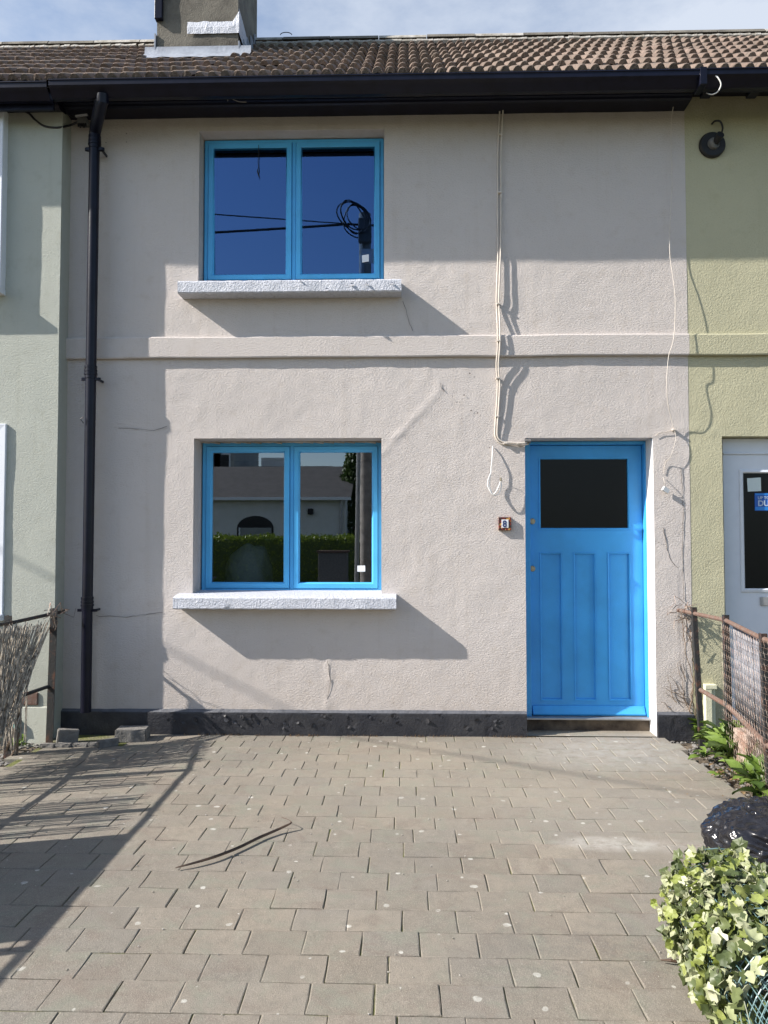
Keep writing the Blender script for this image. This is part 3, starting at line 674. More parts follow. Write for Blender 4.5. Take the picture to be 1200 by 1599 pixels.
def roof(house_o, x0, x1, chim=None):
    b = MB(); yb = RY * 2 - EY
    b.add([(x0, EY + 0.03, EZ - 0.045), (x1, EY + 0.03, EZ - 0.045), (x1, RY, RZ - 0.045), (x0, RY, RZ - 0.045), (x1, yb, EZ - 0.045), (x0, yb, EZ - 0.045)], [(0, 1, 2, 3), (3, 2, 4, 5)])
    ro = b.build('roof', M['tile'], house_o, fix=False)
    rows = int(slope / GA) + 1; r_ = random.Random(int(x0 * 10) + 9); cnt = 0
    rot = Matrix.Rotation(PITCHR, 4, 'X')
    n_c = int(round((x1 - x0) / 0.176)); cw = (x1 - x0) / n_c
    for rw in range(rows):
        for c in range(n_c):
            s_ = rw * GA
            x = x0 + c * cw; yy = EY + s_ * math.cos(PITCHR); zz = EZ + s_ * math.sin(PITCHR)
            if chim and chim[0] < x + cw / 2 < chim[1] and yy > chim[2]: continue
            tilt = Matrix.Rotation(-0.055 + r_.gauss(0, 0.014), 4, 'X') @ Matrix.Rotation(r_.gauss(0, 0.012), 4, 'Z') @ Matrix.Rotation(r_.gauss(0, 0.01), 4, 'Y')
            M4 = Matrix.Translation((x, yy, zz + 0.010 * n3(x, yy, 0, 1.5) + r_.gauss(0, 0.003))) @ rot @ tilt @ Matrix.Diagonal((cw / 0.176, min(1, (slope - s_) / 0.4 + 0.02), 1, 1))
            piece_m('roof_tile', tmesh[r_.randrange(5)], ro, M4); cnt += 1
    # ridge tiles bedded in mortar
    nr = max(1, int(round((x1 - x0) / 0.45))); rw_ = (x1 - x0) / nr
    for i in range(nr):
        xa = x0 + i * rw_
        if chim and chim[0] + 0.05 < xa + rw_ / 2 < chim[1] - 0.05: continue
        rb = MB(); vs_ = []
        for xx in (xa + 0.004, xa + rw_ - 0.004):
            for k in range(9):
                a = math.pi * (0.08 + 0.84 * k / 8); vs_.append((xx, RY - 0.12 * math.cos(a), RZ - 0.045 + 0.095 * math.sin(a) + 0.006 * n3(xa, 0, 0, 3)))
        rb.add(vs_, [(k, k + 1, 10 + k, 9 + k) for k in range(8)] + [tuple(range(9)), tuple(reversed(range(9, 18)))])
        rb.build('ridge_tile', M['mortar'] if r_.random() < 0.45 else M['concrete'], ro, fix=True, auto=0.6)
    mb = MB(); 
    for i in range(int((x1 - x0) / 0.05)):
        xx = x0 + i * 0.05
        if chim and chim[0] < xx < chim[1]: continue
        mb.tube([(xx, RY - 0.12, RZ - 0.075), (xx + 0.055, RY - 0.12, RZ - 0.075)], [0.022 + 0.010 * r_.random(), 0.022 + 0.01 * r_.random()], 6)
    setkind(mb.build('ridge_mortar', M['mortar'], ro), 'stuff')
    return ro
def gutter(parent, x0, x1, ang=True, lift=0.0):
    y = W - 0.31; yo = W - 0.425; zt = 4.672 + lift; zb = 4.568 + lift
    prof = [(y, zt - 0.01), (y, zb + 0.006), (y - 0.012, zb), (y - 0.050, zb), (y - 0.066, zb + 0.012), (y - 0.080, zb + 0.034), (y - 0.096, zb + 0.048), (yo - 0.001, zb + 0.060), (yo, zt - 0.012), (yo - 0.006, zt - 0.008), (yo - 0.004, zt),
            (yo + 0.006, zt), (yo + 0.008, zb + 0.062), (y - 0.06, zb + 0.016), (y - 0.012, zb + 0.010), (y - 0.006, zt - 0.01)]
    MB().extr(prof, x0, x1).build('gutter', M['black'], parent, auto=0.6)
def wp_r(px, Y): return wp(px, 140, Y)[0]
GXL = wp(76, 120, W - 0.42)[0]; BXR = XR + 0.0
gutter(house, GXL, wp(1095, 110, W - 0.42)[0])
# boxed soffit of the cream house: fascia board, bed mould, soffit
b = MB(); b.box(GXL + 0.02, wp(1096, 140, W - 0.31)[0], W - 0.308, W - 0.285, 4.60, 4.72); b.build('fascia', M['black'], house, bevel=0.003)
b = MB(); b.extr([(W + 0.02, 4.615), (W - 0.145, 4.615), (W - 0.160, 4.622), (W - 0.165, 4.635), (W - 0.185, 4.640), (W - 0.190, 4.655), (W - 0.205, 4.665), (W - 0.205, 4.70), (W + 0.02, 4.70)], XL + 0.002, XR - 0.002)
b.build('eaves_moulding', M['black'], house, auto=0.4)
b = MB(); b.box(GXL + 0.025, wp(1094, 140, W - 0.31)[0], W - 0.286, W + 0.02, 4.702, 4.722); b.build('soffit', M['black'], house)

# chimney
cy0 = 6.55; cX0 = wp(245.5, 30, cy0)[0]; cX1 = wp(372, 30, cy0)[0]; cy1 = 7.40
chim = (cX0 - 0.02, cX1 + 0.03, cy0 - 0.28)
ro = roof(house, XL - 0.03, XR + 0.0, chim)
zc = EZ + (cy0 - EY) * math.tan(PITCHR)
b = MB(); n_ = 22
def chimney_block():
    b = MB()
    for (xa, ya, xb, yb) in ((cX0, cy0, cX1, cy0), (cX1, cy0, cX1, cy1), (cX1, cy1, cX0, cy1), (cX0, cy1, cX0, cy0)):
        base = len(b.v); k = 16; h = 20
        for j in range(h + 1):
            for i in range(k + 1):
                t = i / k; x = xa + (xb - xa) * t; yy = ya + (yb - ya) * t; z = zc - 0.35 + 1.75 * j / h
                d = 0.012 * n3(x, yy, z, 6) if 0 < i < k else 0
                b.v.append((x + (d if xa == xb else 0), yy + (0 if xa == xb else d), z))
        for j in range(h):
            for i in range(k):
                a = base + j * (k + 1) + i; b.f.append((a, a + 1, a + k + 2, a + k + 1)); b.m.append(0)
    b.box(cX0 - 0.06, cX1 + 0.06, cy0 - 0.06, cy1 + 0.06, zc + 1.4, zc + 1.5)
    return b.build('chimney', M['concrete'], house, fix=False, auto=0.7)
ch = chimney_block()
for k in range(3):
    x = cX0 + (k + 0.5) * (cX1 - cX0) / 3
    MB().tube([(x, 6.97, zc + 1.5), (x, 6.97, zc + 1.6), (x, 6.97, zc + 1.86), (x, 6.97, zc + 1.9)], [0.12, 0.115, 0.095, 0.11], 14).build('chimney_pot', M['tile'], ch, auto=0.6)
# white render patch wrapping the right corner
pa = wp(293, 54, cy0); pb = wp(371, 33, cy0)
b = MB(); n_ = 16; vs_ = []; fs = []
for i in range(n_ + 1):
    x = pa[0] + (cX1 + 0.012 - pa[0]) * i / n_
    top = pb[1] + 0.012 * n3(x, 0, 0, 14) + (0.10 * max(0, (i - n_ + 2) / 2))
    vs_ += [(x, cy0 - 0.014 + 0.004 * n3(x, 1, 1, 20), pa[1] + 0.004 * n3(x, 1, 1, 12)), (x, cy0 - 0.016 + 0.004 * n3(x, 3, 1, 20), (pa[1] + top) / 2), (x, cy0 - 0.004, top)]
fs = [(i * 3 + k, i * 3 + 3 + k, i * 3 + 4 + k, i * 3 + 1 + k) for i in range(n_) for k in range(2)]
e = len(vs_); ys = [cy0 - 0.014 + (cy1 - cy0 - 0.1) * i / 8 for i in range(9)]
for i, yy in enumerate(ys):
    hgt = (pb[1] + 0.10 - pa[1]) * (1 - (i / 8) ** 2) + 0.01; vs_ += [(cX1 + 0.012, yy, pa[1]), (cX1 + 0.010, yy, pa[1] + hgt)]
fs += [(e + 2 * i, e + 2 * i + 2, e + 2 * i + 3, e + 2 * i + 1) for i in range(8)]
b.add(vs_, fs); b.build('render_patch', M['white'], ch, fix=False)
# lead apron flashing
b = MB(); vs_ = []; fs = []; n_ = 26
for i in range(n_ + 1):
    x = cX0 - 0.10 + (cX1 - cX0 + 0.22) * i / n_; j_ = 0.015 * n3(x, 2, 2, 9)
    vs_ += [(x, cy0 - 0.016, zc + 0.075), (x, cy0 - 0.024, zc + 0.010 + j_ * 0.3), (x, cy0 - 0.10, zc - 0.062 + j_), (x, cy0 - 0.18 + j_ * 2.5, zc - 0.125 + j_)]
fs = [(i * 4 + k, i * 4 + 4 + k, i * 4 + 5 + k, i * 4 + 1 + k) for i in range(n_) for k in range(3)]
b.add(vs_, fs); b.build('lead_flashing', M['lead'], ch, fix=False, auto=0.8)
b = MB()
for i in range(5):
    y0_ = cy0 - 0.02 + i * 0.17; z0_ = EZ + (y0_ - EY) * math.tan(PITCHR); b.box(cX1 + 0.006, cX1 + 0.018, y0_, y0_ + 0.168, z0_ - 0.02, z0_ + 0.13)
    b.box(cX0 - 0.018, cX0 - 0.006, y0_, y0_ + 0.165, z0_ - 0.02, z0_ + 0.21)
b.build('stepped_flashing', M['lead'], ch)
xa, xb = wp(245.5, 16, cy0)[0], wp(255.5, 16, cy0)[0]; zz0, zz1 = wp(250, 33, cy0)[1], zc + 1.4
MB().box(xa - 0.01, xb, cy0 - 0.045, cy0 + 0.02, zz0, zz1).build('metal_bracket', M['black'], ch, bevel=0.004)
# a coil of old wire sticking over the ridge
MB().tube([(wp(447 + 9 * math.cos(a), 53.5 - 4 * math.sin(a), 7.25)[0], 7.25, wp(447 + 9 * math.cos(a), 54 - 4 * math.sin(a), 7.25)[1]) for a in [i * math.pi / 8 for i in range(9)]], 0.004, 5).build('wire_loop', M['cable_black'], ro)

# ------------------------------------------------------------------ downpipe
dp = lambda px, py, p: (wp(px, py, W - p)[0], W - p, wp(px, py, W - p)[1])
b = MB(); top = dp(161, 138, 0.36)
top = (top[0], W - 0.37, 4.585)
b.tube([top, (top[0], W - 0.365, 4.54), dp(158.5, 158, 0.35), dp(156, 170, 0.31), dp(152.5, 186, 0.22), dp(149.5, 200, 0.13), dp(148.3, 207, 0.108), dp(148, 216, 0.105)], [0.042, 0.043, 0.044, 0.044, 0.044, 0.043, 0.042, 0.042], 20)
b.tube([dp(148, 212, 0.105), dp(142, 590, 0.105)], 0.038, 20, caps=True)
b.tube([dp(142, 588, 0.105), dp(136.3, 955, 0.105)], 0.038, 20); b.tube([dp(136.3, 953, 0.105), dp(134.0, 1112, 0.105)], 0.038, 20)
pipe = b.build('downpipe', M['black'], house, auto=0.6)
for px, py in ((148, 228), (142, 587), (136.4, 948)):
    c = MB()
    for dy, r_ in ((-14, 0.045), (-8, 0.046), (-3, 0.047)):
        c.tube([dp(px, py + dy - 1.6, 0.105), dp(px, py + dy + 1.6, 0.105)], [r_, r_], 20)
    c.tube([dp(px, py - 16, 0.105), dp(px, py + 4, 0.105)], 0.0425, 20)
    x, z = dp(px, py + 5, 0.105)[0], dp(px, py + 5, 0.105)[2]
    c.box(x - 0.062, x + 0.062, W - 0.12, W - 0.09, z - 0.010, z + 0.010); c.box(x - 0.055, x - 0.045, W - 0.10, W + 0.01, z - 0.008, z + 0.008); c.box(x + 0.045, x + 0.055, W - 0.10, W + 0.01, z - 0.008, z + 0.008)
    c.tube([(x - 0.062, W - 0.105, z - 0.01), (x - 0.062, W - 0.105, z + 0.01)], 0.012, 8); c.tube([(x + 0.062, W - 0.105, z - 0.01), (x + 0.062, W - 0.105, z + 0.01)], 0.012, 8)
    c.build('collar', M['black'], pipe, auto=0.5)
x, _, z = dp(133, 661, 0.14); MB().tube([(x - 0.01, W - 0.145, z), (x - 0.03, W - 0.15, z + 0.03), (x - 0.012, W - 0.15, z + 0.045)], 0.004, 6).build('pipe_clip', M['cable_black'], pipe)

# ------------------------------------------------------------------ neighbours
left = thing('terraced_house', 'pale green rendered terraced house at left edge with white window trim', 'house', (-4.5, W, 0))
YL = W - PL; XLL = -8.0
XLc = wp(90.5, 640, YL)[0]
lw = [(-4.6, wp(-8, 300, YL)[0], wp(0, 448, YL)[1], wp(0, 190, YL)[1]), (-4.6, wp(-8, 800, YL)[0], wp(0, 955, YL)[1], wp(0, 675, YL)[1])]
wall_mesh('wall', XLL, XLc, -0.05, ZT, YL, lw, 0.12, 0.05, [M['wall_green']], left, 0.004, (), ends=PL + 0.02)
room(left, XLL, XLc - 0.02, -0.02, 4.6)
for o_, pr in zip(lw, (wp(5, 300, YL - 0.055)[0], wp(2.5, 800, YL - 0.055)[0])):
    pj = 0.10 if o_ is lw[0] else 0.045
    b = MB(); x0, x1, z0, z1 = o_
    b.ring(x0 - 0.06, pr, z0 - 0.02, z1 + 0.06, [(0, YL + 0.02), (0, YL - pj + 0.03), (0.004, YL - pj + 0.026), (0.055, YL - pj + 0.03), (0.06, YL - pj + 0.05), (0.06, YL + 0.05)])
    wi = b.build('window', M['white_smooth'], left, fix=True)
    MB().add([(x0 - 0.02, YL + 0.03, z0), (pr - 0.04, YL + 0.03, z0), (pr - 0.04, YL + 0.03, z1 + 0.02), (x0 - 0.02, YL + 0.03, z1 + 0.02)], [(0, 1, 2, 3)]).build('pane', M['glass'], wi, fix=False)
    MB().box(x0 - 0.1, pr + 0.003, YL - pj - 0.012, YL + 0.03, z0 - 0.065, z0 - 0.021).build('sill', M['white_smooth'], left, bevel=0.004)
roof(left, XLL, XL - 0.03)
gutter(left, XLL, GXL - 0.012, lift=-0.012)
b = MB(); b.box(XLL, GXL - 0.015, W - 0.308, W - 0.285, 4.52, 4.70); b.build('fascia', M['black'], left, bevel=0.003)
b = MB(); b.box(XLL, XLc + 0.005, W - 0.284, W - 0.10, 4.60, 4.625); b.build('soffit', M['black'], left)
b = MB(); b.extr([(W - 0.10, 4.60), (W - 0.20, 4.58), (W - 0.225, 4.60), (W - 0.225, 4.64), (W - 0.10, 4.64)], XLL, XLc + 0.003); b.build('eaves_moulding', M['black'], left)
b = MB(); vs_ = [];
ln = wp(30, 1095, YL - 0.01)
b.box(wp(8, 1090, YL)[0], wp(60, 1090, YL)[0], YL - 0.012, YL + 0.02, wp(30, 1101, YL)[1], wp(30, 1081, YL)[1]); b.build('exposed_brick', M['rust'], left, bevel=0.006)
# splayed skirting of old render at the foot of the wall
b = MB(); b.extr([(YL + 0.02, -0.05), (YL - 0.06, -0.05), (YL - 0.03, 0.10), (YL - 0.012, 0.22), (YL + 0.02, 0.24)], XLL, XLc - 0.02); b.build('plinth', M['wall_green'], left, auto=0.6)

right = thing('terraced_house', 'olive yellow rendered terraced house at right edge with white front door', 'house', (4.5, W, 0))
XRR = 8.0
do = (wp(1131.5, 900, W)[0], wp(1131.5, 900, W)[0] + 1.0, -0.05, wp(1160, 681, W)[1])
wall_mesh('wall', XR, XRR, -0.05, ZT, W + 0.0015, [do], 0.14, 0.03, [M['wall_yellow']], right, 0.004,
          [(path([(1076, 667), (1095, 670), (1110, 674), (1131, 680)]), 0.010, 0.008)])
course(right, XR + 0.001, XRR, M['wall_yellow'])
room(right, XR + 0.02, XRR, -0.02, 4.6)
yd = W + 0.10; d0 = wp(1131.5, 900, yd)[0] + 0.004
b = MB(); b.box(d0, d0 + 0.98, yd, yd + 0.07, -0.02, do[3] - 0.004); wd = b.build('front_door', M['white_smooth'], right, bevel=0.002)
wd['label'] = 'white plastic door'
zt2 = wp(1160, 708, yd)[1]
MB().extr([(yd - 0.001, zt2 - 0.008), (yd - 0.014, zt2 - 0.006), (yd - 0.014, zt2 + 0.002), (yd - 0.001, zt2 + 0.006)], d0 + 0.001, d0 + 0.975).build('door_moulding', M['white_smooth'], wd)
ga = wp(1160.5, 739, yd); gb = wp(1262, 919, yd)
MB().ring(ga[0] - 0.028, gb[0] + 0.028, gb[1] - 0.028, ga[1] + 0.028, [(0, yd - 0.001), (0.002, yd - 0.010), (0.020, yd - 0.014), (0.028, yd - 0.006), (0.028, yd - 0.001)]).build('glazing_bead', M['white_smooth'], wd)
MB().add([(ga[0], yd - 0.003, gb[1]), (gb[0], yd - 0.003, gb[1]), (gb[0], yd - 0.003, ga[1]), (ga[0], yd - 0.003, ga[1])], [(0, 1, 2, 3)]).build('pane', M['glass_dark'], wd, fix=False)
la = wp(1187, 932, yd); lb = wp(1240, 946, yd)
MB().box(la[0], lb[0], yd - 0.012, yd - 0.001, lb[1], la[1]).build('letterbox', M['alu'], wd, bevel=0.003)
roof(right, XR, XRR)
gutter(right, wp(1096, 110, W - 0.42)[0], XRR, lift=0.004)
b = MB(); b.box(wp(1097, 140, W - 0.31)[0], XRR, W - 0.308, W - 0.285, 4.58, 4.72); b.build('fascia', M['black'], right, bevel=0.003)
b = MB(); b.box(wp(1095, 140, W - 0.31)[0], XRR, W - 0.286, W + 0.02, 4.722, 4.742); b.build('soffit', M['black'], right)
b = MB(); b.box(wp(1093, 110, W - 0.42)[0], wp(1104, 110, W - 0.42)[0], W - 0.432, W - 0.30, 4.560, 4.684); b.build('gutter_union', M['black'], right, bevel=0.004)
for px in (1104, 1176):
    q = dp(px, 146, 0.20); MB().box(q[0] - 0.035, q[0] + 0.035, W - 0.24, W - 0.16, q[2] - 0.015, 4.722).build('bracket', M['black'], right, bevel=0.004)
# pale boxing on the yellow wall beside the door
c0 = wp(1101.5, 1100, W - 0.03); c1 = wp(1119.5, 1100, W - 0.03); zt3 = wp(1110, 1069, W - 0.03)[1]
b = MB(); b.box(c0[0], c0[0] + 0.046, W - 0.045, W + 0.01, 0.0, zt3 - 0.032); b.box(c0[0] - 0.001, c1[0], W - 0.047, W + 0.01, zt3 - 0.032, zt3); b.box(c0[0] + 0.047, c1[0] - 0.002, W - 0.018, W + 0.01, 0.0, zt3 - 0.033)
b.build('pipe_boxing', M['cream_paint'], right, bevel=0.003)

# window stickers, number tile
def text_part(txt, size, parent, loc, mat, name='lettering', extrude=0.0006, bold=0.0, sx=1.0, top=False):
    cu = bpy.data.curves.new('t', 'FONT'); cu.body = txt; cu.size = size; cu.extrude = extrude; cu.offset = bold; cu.align_x = 'LEFT'; cu.resolution_u = 4
    ob = bpy.data.objects.new('t', cu); COL.objects.link(ob); dg = bpy.context.evaluated_depsgraph_get(); dg.update()
    me = bpy.data.meshes.new_from_object(ob.evaluated_get(dg)); bpy.data.objects.remove(ob); me.name = name
    me.materials.clear(); me.materials.append(mat)
    return piece(name, me, parent, loc, (R(90), 0, 0), (sx, 1, 1))
stp = wp(1168, 746, yd - 0.006); stq = wp(1189, 768, yd - 0.006)
nt = MB().add([(stp[0], yd - 0.006, stq[1] + 0.002), (stq[0] + 0.002, yd - 0.006, stq[1] + 0.006), (stq[0], yd - 0.006, stp[1] + 0.002), (stp[0] - 0.004, yd - 0.006, stp[1] - 0.004)], [(0, 1, 2, 3)]).build('paper_note', M['paper'], None, fix=False)
tag(nt, 'small square pale green paper note inside the glass of the white door', 'note')
bs = thing('window_sticker', 'blue sticker with pale lettering on the glass of the white door', 'sticker', (ga[0] + 0.1, yd - 0.006, ga[1] - 0.2))
s0 = wp(1179, 770, yd - 0.006); s1 = wp(1236, 797.5, yd - 0.006)
MB().add([(s0[0], yd - 0.0055, s1[1]), (s1[0], yd - 0.0055, s1[1]), (s1[0], yd - 0.0055, s0[1]), (s0[0], yd - 0.0055, s0[1])], [(0, 1, 2, 3)]).build('backing', M['sticker_blue'], bs, fix=False)
for ya, yb, xa_ in ((791.5, 796.5, 1180), (770.5, 773, 1180)):
    p0 = wp(xa_, ya, yd - 0.006); p1 = wp(1235, yb, yd - 0.006)
    MB().add([(p0[0], yd - 0.0065, p1[1]), (p1[0], yd - 0.0065, p1[1]), (p1[0], yd - 0.0065, p0[1]), (p0[0], yd - 0.0065, p0[1])], [(0, 1, 2, 3)]).build('colour_band', M['sticker_band'], bs, fix=False)
q = wp(1184, 779.5, yd - 0.007); text_part('UP TO', 0.030, bs, (q[0], yd - 0.0075, q[1]), M['lettering'], bold=0.0006)
q = wp(1184, 790, yd - 0.007); text_part('DU', 0.058, bs, (q[0], yd - 0.0075, q[1]), M['lettering'], bold=0.0015)

nx0, nz1 = wp(779.2, 807.5, W - 0.024); nx1, nz0 = wp(799, 828, W - 0.024)
plq = thing('house_number_tile', 'small ceramic number 8 tile with red patterned border beside the blue door', 'house number', ((nx0 + nx1) / 2, W, nz0))
def plaque_mat():
    m, n, l, b = newmat('red_check_glaze'); g = n.new('ShaderNodeNewGeometry').outputs['Position']
    ck = n.new('ShaderNodeTexVoronoi'); ck.inputs['Scale'].default_value = 75; l.new(g, ck.inputs['Vector'])
    sc_ = n.new('ShaderNodeSeparateColor'); l.new(ck.outputs['Color'], sc_.inputs[0])
    c = _mixc(n, l, _ramp(n, l, sc_.outputs[0], 0.3, 0.5).outputs[0], (0.20, 0.025, 0.018, 1), (0.045, 0.02, 0.02, 1))
    c = _mixc(n, l, _math(n, l, 'GREATER_THAN', sc_.outputs[1], 0.84), c, (0.50, 0.27, 0.07, 1))
    l.new(c, b.inputs['Base Color']); b.inputs['Roughness'].default_value = 0.2; return m
MB().box(nx0, nx1, W - 0.024, W + 0.008, nz0, nz1).build('border', plaque_mat(), plq, bevel=0.002)
wxm = (nx0 + nx1) / 2; wzm = (nz0 + nz1) / 2
MB().box(wxm - 0.025, wxm + 0.025, W - 0.027, W - 0.022, wzm - 0.030, wzm + 0.030).build('centre_plate', M['ceramic'], plq, bevel=0.001)
text_part('8', 0.068, plq, (wxm - 0.019, W - 0.0282, wzm - 0.024), M['ink'], 'numeral', bold=0.0015, sx=0.92)

# stickers on the blue windows and the bare flex
def sticker(px, py, w_, h_, g, lab, rot=0.03):
    yy = g[4] + 0.0145; x, z = wp(px, py, yy); b = MB()
    b.add([(x - w_, yy, z - h_), (x + w_, yy, z - h_ + rot * w_), (x + w_ * 0.98, yy, z + h_ + rot * w_), (x - w_, yy, z + h_)], [(0, 1, 2, 3)])
    tag(b.build('glazing_label', M['paper_white'], None, fix=False), lab, 'sticker')
sticker(564.5, 888, 0.030, 0.023, gl_, 'white rectangular label low on the right pane of the lower blue window')
sticker(571, 404, 0.026, 0.028, gu, 'small white label low on the right pane of the upper blue window', 0.3)
b = MB(); yy = W + 0.098
pts = [(404, 226), (404.5, 240), (403, 252), (404, 260), (402.5, 268), (404.5, 276)]
P3 = [(wp(a, c, yy)[0], yy, wp(a, c, yy)[1]) for a, c in pts]
b.tube(P3, [0.0022] * 4 + [0.0055, 0.002], 6); tag(b.build('wire_end', M['cable_black'], None), 'short black wire end hanging in front of the left pane of the upper window', 'cable')

# ------------------------------------------------------------------ cables on the fronts
def smooth(pts, k=5):
    P_ = [Vector(p) for p in pts]; out = []
    for i in range(len(P_) - 1):
        p0, p1, p2, p3 = P_[max(i - 1, 0)], P_[i], P_[i + 1], P_[min(i + 2, len(P_) - 1)]
        for j in range(k):
            t = j / k; out.append(0.5 * ((2 * p1) + (-p0 + p2) * t + (2 * p0 - 5 * p1 + 4 * p2 - p3) * t * t + (-p0 + 3 * p1 - 3 * p2 + p3) * t ** 3))
    return out + [P_[-1]]
def wcable(name, pts, r, mat, parent=None, k=5, n_=7):
    return MB().tube(smooth([dp(*p) for p in pts], k), r, n_).build(name, mat, parent, auto=1.5)
cb = thing('cable_run', 'pair of cream painted cables clipped down the wall to the top of blue door', 'cable', (dp(782, 400, 0)[0], W, 1.9))
wcable('cable', [(786, 168, 0.05), (785, 190, 0.03), (783, 240, 0.018), (783, 330, 0.016), (782, 400, 0.030), (780, 455, 0.036), (780, 480, 0.030), (781.5, 515, 0.052), (781, 545, 0.055), (779, 570, 0.040), (781, 600, 0.024), (779, 640, 0.022), (777, 670, 0.018), (778, 683, 0.014), (786, 690, 0.016), (800, 691, 0.022), (815, 692, 0.030), (826, 690, 0.022)], 0.0060, M['cable'], cb)
wcable('cable', [(781, 168, 0.0385), (780, 190, 0.0185), (778, 240, 0.0065), (778, 330, 0.006), (778, 400, 0.0185), (776, 455, 0.0245), (776, 480, 0.0185), (777.5, 515, 0.0405), (777.5, 545, 0.0435), (775.5, 570, 0.0285), (777.5, 600, 0.0125), (775.5, 640, 0.0105), (773.5, 670, 0.0065), (774.5, 683, 0.006), (783.5, 693, 0.006), (800, 694, 0.0105), (815, 695, 0.0185), (826, 693, 0.0105)], 0.0060, M['cable'], cb)
for px, py, p in ((779, 474, 0.03), (779.5, 532, 0.052), (778, 590, 0.026), (777, 650, 0.018), (790, 692, 0.018), (810, 693, 0.022), (782, 210, 0.02), (781.5, 300, 0.018)):
    x, yy, z = dp(px, py, p); b = MB(); b.box(x - 0.014, x + 0.014, yy - 0.010, W + 0.005, z - 0.006, z + 0.006); b.build('cable_clip', M['cable'], cb, bevel=0.002)
x, yy, z = dp(824, 689, 0.02); MB().tube([(x - 0.02, yy, z), (x + 0.022, yy, z)], [0.015, 0.015], 10).build('cable_sleeve', M['grey'], cb)
x, yy, z = dp(782, 172, 0.02); MB().box(x - 0.022, x + 0.018, yy - 0.03, W, z - 0.014, z + 0.02).build('cable_bracket', M['mortar'], cb, bevel=0.003)

lp = thing('cable_coil', 'short white cable hanging in a loose loop from a hole beside the blue door', 'cable', dp(770, 735, 0))
wcable('cable', [(770, 697, 0.005), (769.5, 702, 0.02), (769, 715, 0.035), (767.5, 730, 0.04), (767, 738, 0.04), (763, 748, 0.04), (762, 758, 0.045), (766, 767, 0.05), (770, 772, 0.05), (775, 768, 0.055), (780, 758, 0.055), (782, 751, 0.055)], 0.0038, M['cable_white'], lp)
wcable('cable', [(767, 738, 0.04), (765.5, 748, 0.035), (765, 758, 0.035), (767, 766, 0.04), (771, 773, 0.045), (778, 772, 0.05), (783, 762, 0.05), (783.5, 753, 0.05)], 0.0034, M['cable_white'], lp)
wcable('thin_wire', [(767, 737, 0.04), (774, 736, 0.05), (780, 741, 0.055), (782.5, 748, 0.055)], 0.0014, M['cable'], lp)
x, yy, z = dp(782.5, 749, 0.055); MB().tube([(x, yy, z - 0.01), (x, yy, z + 0.014)], 0.007, 8).build('copper_end', M['brass'], lp)

tw = thing('telephone_wire', 'thin cream wire drooping down the wall above right of the blue door', 'wire', dp(1050, 500, 0))
wcable('wire', [(1052, 166, 0.06), (1049, 190, 0.03), (1049, 235, 0.02), (1050, 290, 0.05), (1047, 350, 0.04), (1046.5, 395, 0.045), (1051, 430, 0.060), (1055, 465, 0.070), (1054, 515, 0.082), (1050, 540, 0.088), (1045, 555, 0.080), (1042, 590, 0.095), (1043, 625, 0.080), (1048, 650, 0.040), (1053, 670, 0.022)], 0.0026, M['cable'], tw, n_=6)
wcable('wire', [(1053, 670, 0.022), (1056, 682, 0.03), (1053, 698, 0.035), (1047, 714, 0.030), (1040, 722, 0.012), (1037, 740, 0.006)], 0.0020, M['cable'], tw, n_=5)
wcable('wire', [(1053, 669, 0.015), (1045, 673, 0.010), (1030, 676, 0.008), (1024, 681, 0.006)], 0.0020, M['cable'], tw, n_=5)
x, yy, z = dp(1053, 671, 0.015); MB().box(x - 0.012, x + 0.012, yy - 0.014, W + 0.004, z - 0.007, z + 0.007).build('wire_clip', M['cable'], tw, bevel=0.002)
ct = thing('cable_terminal', 'small white plastic cap hanging crooked on the wall right of blue door', 'cable end', dp(1040, 765, 0))
x, yy, z = dp(1040, 765, 0.03); b = MB(); b.box(-0.024, 0.024, -0.012, 0.012, -0.016, 0.016)
me = b.mesh('cap', M['cable_white']); piece('cap', me, ct, (x, yy, z), (0, 0.55, 0.2))
wcable('wire', [(1036, 745, 0.006), (1038, 752, 0.04), (1040, 760, 0.03)], 0.002, M['cable'], ct, n_=5)

jb = thing('cable_junction', 'grey cable junction with short ends beside the top of the black downpipe', 'cable junction', dp(128, 192, 0))
x, yy, z = dp(129, 190, 0.05); b = MB(); b.box(x - 0.035, x + 0.035, yy - 0.02, W, z - 0.02, z + 0.03); b.build('box', M['grey'], jb, bevel=0.006)
for i in range(5):
    xx = x - 0.028 + i * 0.014; MB().tube([(xx, yy - 0.012, z - 0.01), (xx + 0.004, yy - 0.016, z - 0.045 - 0.008 * (i % 2))], 0.006, 7).build('cable_end', M['cable_black'], jb)
MB().tube([(x - 0.04, yy - 0.03, z + 0.028), (x + 0.05, yy - 0.03, z + 0.04)], 0.011, 8).build('clamp', M['alu'], jb)
b = MB().tube(smooth([(-4.6, YL - 0.03, 4.50), (-3.4, YL - 0.03, 4.50), dp(8, 171, 0.16), dp(40, 174, 0.16), dp(54, 186, 0.15), dp(68, 196, 0.15), dp(84, 199, 0.15), dp(98, 198, 0.14), dp(110, 195, 0.06), dp(122, 190, 0.05)], 6), 0.008, 8).build('black_cable', M['cable_black'], None, auto=1.5)
tag(b, 'thick black cable sagging along the green house wall to the grey junction', 'cable')
b = MB().tube(smooth([dp(100, 172, 0.10), dp(110, 181, 0.07), dp(124, 183, 0.06), dp(140, 180, 0.06)], 6), 0.006, 7).build('black_cable', M['cable_black'], None)
tag(b, 'short black cable hanging under the eaves between green house corner and downpipe', 'cable')
b = MB().tube(smooth([dp(1113.5, 117, 0.40), dp(1121, 120, 0.42), dp(1126.5, 131, 0.42), dp(1122, 142, 0.40), dp(1113, 147, 0.36), dp(1104, 145, 0.30)], 6), 0.0042, 7).build('white_wire', M['cable_white'], None)
